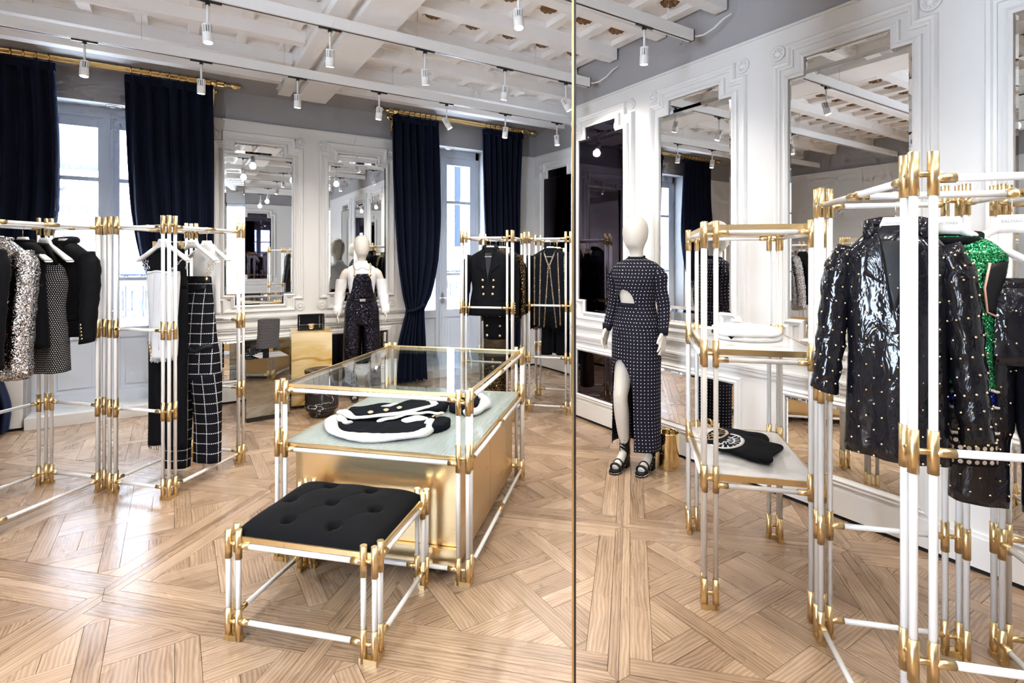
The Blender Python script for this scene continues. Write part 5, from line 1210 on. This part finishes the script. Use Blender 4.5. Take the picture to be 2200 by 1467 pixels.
# ================================================================== MANNEQUINS
def remeshed(mb, name, mat, parent, vox=.0052, smooth=6):
    me = mb.mesh(name + '_rough'); tmp = bpy.data.objects.new(name + '_rough', me); C.objects.link(tmp)
    m = tmp.modifiers.new('r', 'REMESH'); m.mode = 'VOXEL'; m.voxel_size = vox; m.use_smooth_shade = True
    s = tmp.modifiers.new('s', 'SMOOTH'); s.iterations = smooth; s.factor = .5
    dg = bpy.context.evaluated_depsgraph_get(); out = bpy.data.meshes.new_from_object(tmp.evaluated_get(dg)); bpy.data.objects.remove(tmp); bpy.data.meshes.remove(me)
    out.name = name; out.materials.clear(); out.materials.append(MATS[mat]); out.polygons.foreach_set('use_smooth', [True] * len(out.polygons))
    return link(name, out, None, parent)
def limb(mb, pts, rad, m=26, n=16, flat=1.):
    K = interp_keys([(-i, *p, r) for i, (p, r) in enumerate(zip(pts, rad))], m); mb.tube([tuple(k[1:4]) for k in K], [k[4] for k in K], n, flat=flat)
def hand(mb, s, wr, d):
    """wr = wrist, hand hangs along d, palm faces the thigh"""
    w = Vector(wr); d = Vector(d).normalized(); f = Vector((0, -1, 0)); f = (f - d * f.dot(d)).normalized(); side = d.cross(f)
    if side.x * s < 0: side = -side
    limb(mb, [w - d * .02, w + d * .02, w + d * .06, w + d * .088], [.0225, .027, .032, .028], 10, 12, .5) if False else None
    for k in range(4):
        o = (-.0325 + .0215 * k); base = w + d * .03 + f * o * .7; kn = w + d * .085 + f * o - side * .002
        L = (.060, .074, .078, .064)[k]; mid = kn + d * L * .5 - side * .004 + f * o * .15; tip = kn + d * L * .95 - side * .020 + f * o * .2
        limb(mb, [w + d * .0 + f * o * .4, base, kn, mid, tip], [.017, .0145, .0105, .0090, .0065], 14, 10)
    th = w + d * .025 + f * .03; limb(mb, [w + d * .01 + f * .012, th, w + d * .06 + f * .050 - side * .008, w + d * .092 + f * .054 - side * .016], [.016, .014, .0105, .0075], 10, 10)
def mannequin_body(t, legs, arms, neck_turn=0.):
    mb = MB()
    Loft([(1.825, .022, .028, 0, -.012), (1.805, .055, .068, 0, -.012), (1.765, .080, .098, 0, -.012), (1.71, .087, .106, 0, -.012), (1.655, .081, .098, 0, -.016), (1.61, .064, .080, 0, -.018), (1.58, .050, .058, 0, -.004), (1.55, .046, .048, 0, .004), (1.515, .050, .050, 0, .008), (1.49, .085, .058, 0, .006), (1.465, .135, .066, 0, .004), (1.43, .158, .080, 0, 0), (1.36, .148, .108, 0, -.008), (1.27, .130, .100, 0, -.002), (1.18, .112, .088), (1.12, .122, .092), (1.03, .160, .112, 0, .006), (.95, .166, .112, 0, .008), (.88, .150, .095)], 70, 40, 2.1).into(mb)
    for l in legs: limb(mb, *l)
    for s, (pts, rad) in arms:
        limb(mb, pts, rad); hand(mb, s, pts[-1], Vector(pts[-1]) - Vector(pts[-2]))
    return remeshed(mb, 'body', 'mannequin_skin', t)
LEGR = [.082, .076, .062, .052, .054, .044, .030, .030, .033, .026]
def leg_pts(x, fy, kx=0): return [(x, 0, .93), (x, -.005 + fy * .2, .82), (x + kx * .5, -.02 + fy * .6, .64), (x + kx, -.03 + fy, .52), (x + kx, -.01 + fy, .40), (x + kx * .9, .015 + fy, .26), (x + kx * .8, .035 + fy, .145), (x + kx * .8, .0 + fy, .095), (x + kx * .8, -.06 + fy, .050), (x + kx * .8, -.115 + fy, .032)]
def arm_pts(s, ex=.0, ey=0.): return [(s * .135, .0, 1.425), (s * .175, .005, 1.39), (s * (.195 + ex), .02, 1.30), (s * (.215 + ex), .030 + ey * .5, 1.19), (s * (.228 + ex), .005 + ey, 1.09), (s * (.238 + ex), -.030 + ey, 1.00)]
ARMR = [.045, .048, .042, .036, .032, .022]

def shoe(t, x, y, rot, straps=True, heel=True):
    """high block-heel sandal with a studded platform; toes at local -y"""
    r = bpy.data.objects.new('shoe', None); C.objects.link(r); r.parent = t; r.location = (x, y, 0); r.rotation_euler = (0, 0, rot)
    out = [(-.034, -.135), (-.022, -.158), (.012, -.160), (.034, -.138), (.040, -.09), (.034, -.03), (.028, .03), (.028, .065), (-.028, .065), (-.028, .03), (-.034, -.03), (-.040, -.09)]
    mb = MB(); n = len(out)
    def zt(yy): return .026 if yy < -.06 else .026 + (.075) * min(1, (yy + .06) / .10)
    v = [(a, b, 0 if b < -.03 else zt(b) - .022) for a, b in out] + [(a, b, zt(b)) for a, b in out]
    mb.add(v, [tuple(reversed(range(n))), tuple(range(n, 2 * n))] + [(i, (i + 1) % n, n + (i + 1) % n, n + i) for i in range(n)]); mb.build('sole', 'satin_black', r)
    mb = MB(); mb.box(-.027, .027, .012, .066, 0, .085); mb.build('heel', 'satin_black', r)
    mb = MB()
    for i in range(n):
        p, q = out[i], out[(i + 1) % n]
        for k in range(3):
            a = p[0] + (q[0] - p[0]) * k / 3; b = p[1] + (q[1] - p[1]) * k / 3; mb.lathe([(.004, -.003), (.0045, 0), (.004, .003)], (a * 1.03, b * 1.02, .013 if b < -.05 else zt(b) - .010), 6)
    mb.build('stud_band', 'chrome', r)
    mb = MB(); mb.tube([(.040 * math.cos(a), -.098 - .010 * math.sin(a), .028 + .036 * math.sin(a)) for a in np.linspace(0, math.pi, 10)], .010, 8, flat=.8); mb.tube([(.036 * math.cos(a), -.062, .034 + .048 * math.sin(a)) for a in np.linspace(0, math.pi, 10)], .008, 8); mb.build('toe_strap', 'satin_black', r)
    mb = MB()
    for k in range(12): a = math.pi * k / 11; mb.lathe([(.0035, -.003), (.005, 0), (.0035, .003)], (.043 * math.cos(a), -.100, .030 + .040 * math.sin(a)), 6)
    mb.build('chain_trim', 'chrome', r)
    if straps:
        mb = MB(); mb.lathe([(.038, .10), (.040, .13), (.037, .17), (.039, .215), (.036, .216), (.034, .10)], (0, .034, 0), 18); mb.build('ankle_cuff', 'satin_black', r)
        mb = MB()
        for z in (.105, .13, .155, .18, .205): mb.tube([(-.022, -.005 - .001, z), (0, -.012, z + .012), (.022, -.005, z)], .0032, 6); mb.tube([(.022, -.005, z), (0, -.014, z + .012), (-.022, -.005, z + .02)], .0032, 6)
        mb.build('laces', 'chrome', r)
    else:
        mb = MB(); mb.tube([(.036 * math.cos(a), .035 + .036 * math.sin(a), .135) for a in np.linspace(0, 2 * math.pi, 18)[:-1]], .005, 6, closed=True); mb.build('ankle_strap', 'satin_black', r)
    return r
import bmesh
def weld(o):
    bm = bmesh.new(); bm.from_mesh(o.data); bmesh.ops.remove_doubles(bm, verts=bm.verts, dist=1e-5); bm.to_mesh(o.data); bm.free()
# ---------------- crystal dress mannequin
t = thing('mannequin', 'mannequin in a long black crystal-dotted cut-out dress', 'mannequin', (2.815, 2.765, 0), math.radians(-71))
mannequin_body(t, [(leg_pts(-.080, -.050, -.004), LEGR), (leg_pts(.082, .02), LEGR)], [(-1, (arm_pts(-1, -.022), ARMR)), (1, (arm_pts(1, -.022), ARMR))])
GC = -math.pi / 2 - .30
def arch(z0, z1, hw, pw=2., c=GC):
    def g(z):
        if z >= z1: return None
        k = max(0, (z - z0) / (z1 - z0)); return (c, max(.02, hw * (1 - k ** pw) ** .5))
    return g
TU = Loft([(1.528, .055, .053, 0, .006), (1.508, .088, .064, 0, .006), (1.486, .146, .080, 0, .004), (1.450, .182, .094, 0, 0), (1.40, .176, .108, 0, -.004), (1.36, .160, .118, 0, -.008), (1.27, .144, .114, 0, -.004), (1.18, .138, .110), (1.10, .156, .122, 0, .004), (1.03, .176, .132, 0, .006)], 150, 64, 2.15, gap=arch(1.0, 1.295, .60, 5)); TU.gap0 = GC
dr = thing('cutout_dress', 'long black knit dress with white crystals, midriff arch and front slit', 'dress', (2.815, 2.765, 0), math.radians(-71))
o = TU.into(MB(), cap_top=False).build('bodice', 'rhinestone_knit', dr); weld(o); md = o.modifiers.new('t', 'SOLIDIFY'); md.thickness = .004
SK = Loft([(1.195, .124, .102), (1.15, .135, .108), (1.05, .170, .128, 0, .006), (.95, .178, .136, 0, .002), (.70, .176, .140, 0, -.004), (.40, .174, .142), (.17, .178, .148)], 190, 64, 2.15, fold=.004, nf=4, gap=arch(.05, .80, .66, 5, GC - .10)); SK.gap0 = GC - .10
o = SK.into(MB(), cap_top=False).build('skirt', 'rhinestone_knit', dr); weld(o); md = o.modifiers.new('t', 'SOLIDIFY'); md.thickness = .004
mb = MB(); mb.tube([(.128 * sgp(math.cos(a), .93), .106 * sgp(math.sin(a), .93), 1.185) for a in np.linspace(0, 2 * math.pi, 40)[:-1]], .006, 8, flat=2.4, closed=True); mb.build('waistband', 'charcoal_knit', dr)
mb = MB(); mb.tube([(.058 * math.cos(a), .006 + .056 * math.sin(a), 1.526 + .008 * math.sin(a)) for a in np.linspace(0, 2 * math.pi, 30)[:-1]], .0055, 8, flat=1.2, closed=True); mb.build('neckband', 'charcoal_knit', dr)
for s in (-1, 1):
    P = arm_pts(s, -.022); P = [(s * .085, .0, 1.452), (s * .135, .002, 1.428)] + P[1:]; K = interp_keys([(-i, *p, r) for i, (p, r) in enumerate(zip(P, [.040, .053, .056, .049, .044, .041, .032]))], 30); mb = MB(); n = 20; v = []; uv = []
    for (_, x, y, z, r) in K:
        for k in range(n + 1): a = 2 * math.pi * k / n; v.append((x + r * math.cos(a), y + r * math.sin(a), z + .2 * s * r * math.cos(a))); uv.append((a * .045, z))
    mb.add(v, [(j * (n + 1) + k, (j + 1) * (n + 1) + k, (j + 1) * (n + 1) + k + 1, j * (n + 1) + k + 1) for j in range(len(K) - 1) for k in range(n)], uv, smooth=True)
    v = []; uv = []
    for j in range(13):
        b = math.pi * j / 12 - math.pi / 2
        for k in range(n + 1): a = 2 * math.pi * k / n; v.append((s * .154 + .060 * math.cos(b) * math.cos(a), .003 + .057 * math.cos(b) * math.sin(a), 1.405 + .060 * math.sin(b))); uv.append((a * .045, 1.402 + .07 * b))
    mb.add(v, [(j * (n + 1) + k, j * (n + 1) + k + 1, (j + 1) * (n + 1) + k + 1, (j + 1) * (n + 1) + k) for j in range(12) for k in range(n)], uv, smooth=True); so = mb.build('sleeve', 'rhinestone_knit', dr)
    mb = MB(); mb.cyl((P[-1][0], P[-1][1], 1.035), (P[-1][0] + s * .002, P[-1][1] - .004, .985), .036, 18, .031); mb.build('cuff', 'charcoal_knit', dr)
sh = thing('platform_sandals', 'pair of black studded lace-up platform sandals on the crystal dress mannequin', 'shoes', (2.815, 2.765, 0), math.radians(-71))
shoe(sh, -.083, -.050, 0); shoe(sh, .082, .02, 0)
# ---------------- sequin dungarees mannequin
mx, my, mr = 1.735, 5.80, math.radians(-13)
t = thing('mannequin', 'mannequin in a white shirt and black sequin dungarees by the back wall', 'mannequin', (mx, my, 0), mr); t.scale = (.975, .975, .975)
mannequin_body(t, [(leg_pts(-.085, -.02), LEGR), (leg_pts(.085, .0), LEGR)], [(-1, (arm_pts(-1, .015), ARMR)), (1, (arm_pts(1, .015), ARMR))])
t = thing('white_shirt', 'white cold-shoulder shirt with pointed collar and long cuffs', 'shirt', (mx, my, 0), mr); t.scale = (.975, .975, .975)
ST = Loft([(1.525, .056, .054, 0, .008), (1.495, .092, .066, 0, .006), (1.468, .140, .076, 0, .004), (1.435, .160, .090, 0, 0), (1.36, .156, .118, 0, -.008), (1.27, .146, .114), (1.18, .135, .104), (1.10, .145, .11)], 30, 40, 2.15, .003, 5); ST.into(MB(), cap_top=False).build('bodice', 'white_cloth', t)
for s in (-1, 1):
    P = arm_pts(s, .015)[2:]; P[0] = (P[0][0], P[0][1], 1.335); K = interp_keys([(-i, *p, r) for i, (p, r) in enumerate(zip(P, [.060, .060, .056, .045]))], 22); mb = MB(); n = 20; v = []
    for j, (_, x, y, z, r) in enumerate(K):
        for k in range(n + 1): a = 2 * math.pi * k / n; w = r * (1 + .06 * math.sin(4 * a + j * .8)); v.append((x + w * math.cos(a), y + w * math.sin(a), z))
    mb.add(v, [(j * (n + 1) + k, (j + 1) * (n + 1) + k, (j + 1) * (n + 1) + k + 1, j * (n + 1) + k + 1) for j in range(len(K) - 1) for k in range(n)], smooth=True); mb.build('sleeve', 'white_cloth', t)
    mb = MB(); q = P[-1]; mb.lathe([(.036, .10), (.046, .098), (.047, .02), (.045, 0), (.042, .0)], (q[0] + s * .004, q[1] - .002, .945), 20); mb.build('cuff', 'white_cloth', t)
    patch(ST, [(s * .004, 1.462), (s * .066, 1.432), (s * .088, 1.470), (s * .052, 1.512)], .006, .006).build('collar_point', 'white_cloth', t)
mb = MB(); mb.tube([(.056 * math.cos(a), .008 + .056 * math.sin(a), 1.524 + .006 * math.sin(a)) for a in np.linspace(-1.2, math.pi + 1.2, 24)], .009, 8, flat=1.9); mb.build('collar', 'white_cloth', t)
t = thing('sequin_dungarees', 'black sequin dungarees with gold chain straps worn over the white shirt', 'dungarees', (mx, my, 0), mr); t.scale = (.975, .975, .975)
BB = Loft([(1.43, .10, .126, 0, .0), (1.36, .112, .134, 0, -.006), (1.27, .135, .126), (1.20, .150, .120), (1.12, .160, .124)], 20, 40, 2.6)
patch(BB, [(-.090, 1.395), (.090, 1.395), (.105, 1.26), (.138, 1.12), (-.138, 1.12), (-.105, 1.26)], .006, -.004, 8).build('bib', 'black_sequin', t)
patch(BB, [(-.075, 1.345), (.075, 1.345), (.07, 1.315), (0, 1.305), (-.07, 1.315)], .006, .003, 5).build('pocket_flap', 'black_sequin', t)
HP = Loft([(1.18, .146, .118), (1.10, .158, .124, 0, .004), (1.00, .186, .134, 0, .008), (.90, .190, .134), (.83, .19, .13)], 16, 48, 2.2, .004, 5); HP.into(MB()).build('hip', 'black_sequin', t)
for s in (-1, 1): Loft([(.87, .100, .12, s * .092, 0), (.65, .100, .105, s * .100, 0), (.40, .100, .098, s * .102, 0), (.14, .104, .10, s * .104, 0)], 24, 30, 2.2, .008, 4, s).into(MB()).build('leg', 'black_sequin', t)
mb = MB(); mb.tube([(.156 * math.cos(a), .122 * math.sin(a), 1.105) for a in np.linspace(0, 2 * math.pi, 40)[:-1]], .009, 8, flat=1.8, closed=True); bl = mb.build('belt', 'satin_black', t)
mb = MB(); mb.box(-.030, .030, -.146, -.130, 1.092, 1.120); mb.build('buckle', 'chrome', bl)
for s in (-1, 1): button(t, s * .078, BB.front(s * .078, 1.38) - .006, 1.38, s=1.6); chain(t, [(s * .078, BB.front(s * .078, 1.385) - .004, 1.385), (s * .088, -.112, 1.44), (s * .095, -.06, 1.492), (s * .09, .0, 1.508), (s * .07, .07, 1.44)], .010)
sh = thing('heeled_sandals', 'pair of black strappy sandals on the sequin dungarees mannequin', 'shoes', (mx, my, 0), mr); shoe(sh, -.084, -.02, 0, False); shoe(sh, .084, 0, 0, False)

# ================================================================== PLINTHS AND ACCESSORIES
t = thing('mirrored_cube', 'mirrored box plinth carrying the tall mesh boot', 'plinth', (.735, 5.66, 0), math.radians(5))
a = .19
mb = MB(); mb.box(-a + .006, a - .006, -a + .006, a - .006, .03, .57); mb.build('core', 'black_plastic', t)
plain('grey_mirror', (.42, .44, .43), .05, 1.)
for nm, bx in (('front_pane', (-a, a, -a, -a + .005, .045, .578)), ('back_pane', (-a, a, a - .005, a, .045, .578)), ('side_pane', (-a, -a + .005, -a + .006, a - .006, .045, .578)), ('side_pane', (a - .005, a, -a + .006, a - .006, .045, .578)), ('top_pane', (-a, a, -a, a, .579, .585))): mb = MB(); mb.box(*bx); mb.build(nm, 'grey_mirror', t)
mb = MB(); mb.box(-a + .01, a - .01, -a + .01, a - .01, 0, .045); mb.build('base', 'black_plastic', t)
t = thing('marble_plinth', 'square plinth of yellow veined marble carrying the black handbag', 'plinth', (1.215, 5.88, 0), math.radians(-7)); a = .195
mb = MB(); mb.box(-a, a, -a, a, .035, .44); mb.build('block', 'siena_marble', t); mb = MB(); mb.box(-a, a, -a, a, .4415, .780); mb.build('block', 'siena_marble', t); mb = MB(); mb.box(-a + .04, a - .04, -a + .04, a - .04, 0, .036); mb.build('recessed_foot', 'dark_wood', t)
t = thing('marble_drum', 'fluted black marble drum stool with white veins', 'stool', (1.215, 5.36, 0)); n = 72; v = []
prof = [(.10, .0), (.118, .02), (.125, .05), (.150, .07), (.155, .09), (.155, .42), (.157, .425)]
for r, z in prof:
    for k in range(n): rr = r * (1 - .022 * (k % 3 == 0) * (.085 < z < .422)); v.append((rr * math.cos(2 * math.pi * k / n), rr * math.sin(2 * math.pi * k / n), z))
f = [(i * n + k, i * n + (k + 1) % n, (i + 1) * n + (k + 1) % n, (i + 1) * n + k) for i in range(len(prof) - 1) for k in range(n)] + [tuple(reversed(range(n))), tuple(range((len(prof) - 1) * n, len(prof) * n))]
MB().add(v, f).build('drum', 'black_marble', t)
mb = MB(); mb.lathe([(.158, .425), (.162, .432), (.160, .447), (.10, .450), (.098, .444), (.085, .444), (.083, .452), (.001, .452)], n=48); mb.build('lid', 'stool_top', t)
mb = MB()
for k in range(36): aa = 2 * math.pi * k / 36; mb.lathe([(.0045, 0), (.004, .004), (.001, .005)], (.1555 * math.cos(aa), .1555 * math.sin(aa), .098), 6)
mb.build('stud_ring', 'chrome', t)
# boot: open-toed sandal under a wide mesh shaft
t = thing('mesh_boot', 'grey mesh boot with wide straight shaft and open-toe sandal foot', 'boot', (.735, 5.64, .585), math.radians(-100))
SH = Loft([(.345, .075, .098, 0, .045), (.30, .076, .098, 0, .045), (.20, .074, .094, 0, .04), (.11, .078, .098, 0, .03), (.075, .080, .102, 0, .03)], 22, 40, 2.6, .004, 4); SH.into(MB(), cap_top=False, cap_bot=False).build('shaft', 'boot_mesh', t)
sh = shoe(t, 0, -.02, 0, True); sh.name = 'sandal_foot'
mb = MB(); limb(mb, [(0, .01, .16), (0, -.01, .10), (0, -.08, .055), (0, -.14, .04)], [.036, .036, .034, .026]); mb.build('insert', 'satin_black', t)
# handbag
t = thing('handbag', 'small black studded handbag with round gold clasp on the marble plinth', 'handbag', (1.205, 5.80, .781), math.radians(-9))
def soft_box(mb, x0, x1, y0, y1, z0, z1, r=.012):
    K = Loft([(z1, (x1 - x0) / 2 - r, (y1 - y0) / 2 - r), (z1 - r * .3, (x1 - x0) / 2 - r * .3, (y1 - y0) / 2 - r * .3), (z1 - r, (x1 - x0) / 2, (y1 - y0) / 2), (z0 + r, (x1 - x0) / 2, (y1 - y0) / 2), (z0 + r * .3, (x1 - x0) / 2 - r * .3, (y1 - y0) / 2 - r * .3), (z0, (x1 - x0) / 2 - r, (y1 - y0) / 2 - r)], 20, 40, 9.); return K.into(mb)
soft_box(MB(), -.130, .130, -.045, .045, 0, .165).build('body', 'satin_black', t)
mb = MB(); mb.box(-.124, .124, -.056, -.045, .055, .160); mb.tube([(x, -.050, .160) for x in (-.124, .124)], .007, 8); fl = mb.build('flap', 'black_wool', t)
mb = MB()
for k in range(14):
    for x in (-.113, .113): mb.lathe([(.004, 0), (.0035, .003), (.001, .004)], (x, -.057 if k > 4 else -.0455, .012 + .0112 * k), 6, 'y')
for k in range(21): mb.lathe([(.004, 0), (.0035, .003), (.001, .004)], (-.112 + .0112 * k, -.057, .062), 6, 'y')
mb.build('studs', 'chrome', fl)
mb = MB(); mb.lathe([(.024, 0), (.026, .004), (.024, .010), (.018, .011), (.016, .007), (.008, .007), (.006, .013), (.001, .014)], (.0, -.056, .038), 20, 'y'); mb.box(-.028, .028, -.063, -.055, .055, .072); mb.build('clasp', 'pale_gold', t)
mb = MB(); mb.box(.070, .088, -.060, -.054, .02, .163); mb.build('buckle_strap', 'satin_black', t); chain(t, [(.079, -.062, .15), (.080, -.064, .03)], .006, 'chrome', 'strap_chain')
chain(t, [(.128, -.03, .15), (.136, -.04, .06), (.150, -.05, .012), (.165, -.04, .008), (.18, -.02, .008)], .007, 'chrome', 'shoulder_chain')
# brass bin behind the crystal dress mannequin
t = thing('brass_bin', 'round polished brass vase standing behind the crystal dress mannequin', 'vase', (3.03, 2.66, 0))
mb = MB(); mb.lathe([(.078, 0), (.080, .006), (.082, .255), (.084, .262), (.080, .262), (.076, .25), (.074, .012), (.001, .010)], n=40); mb.build('vessel', 'polished_brass', t)
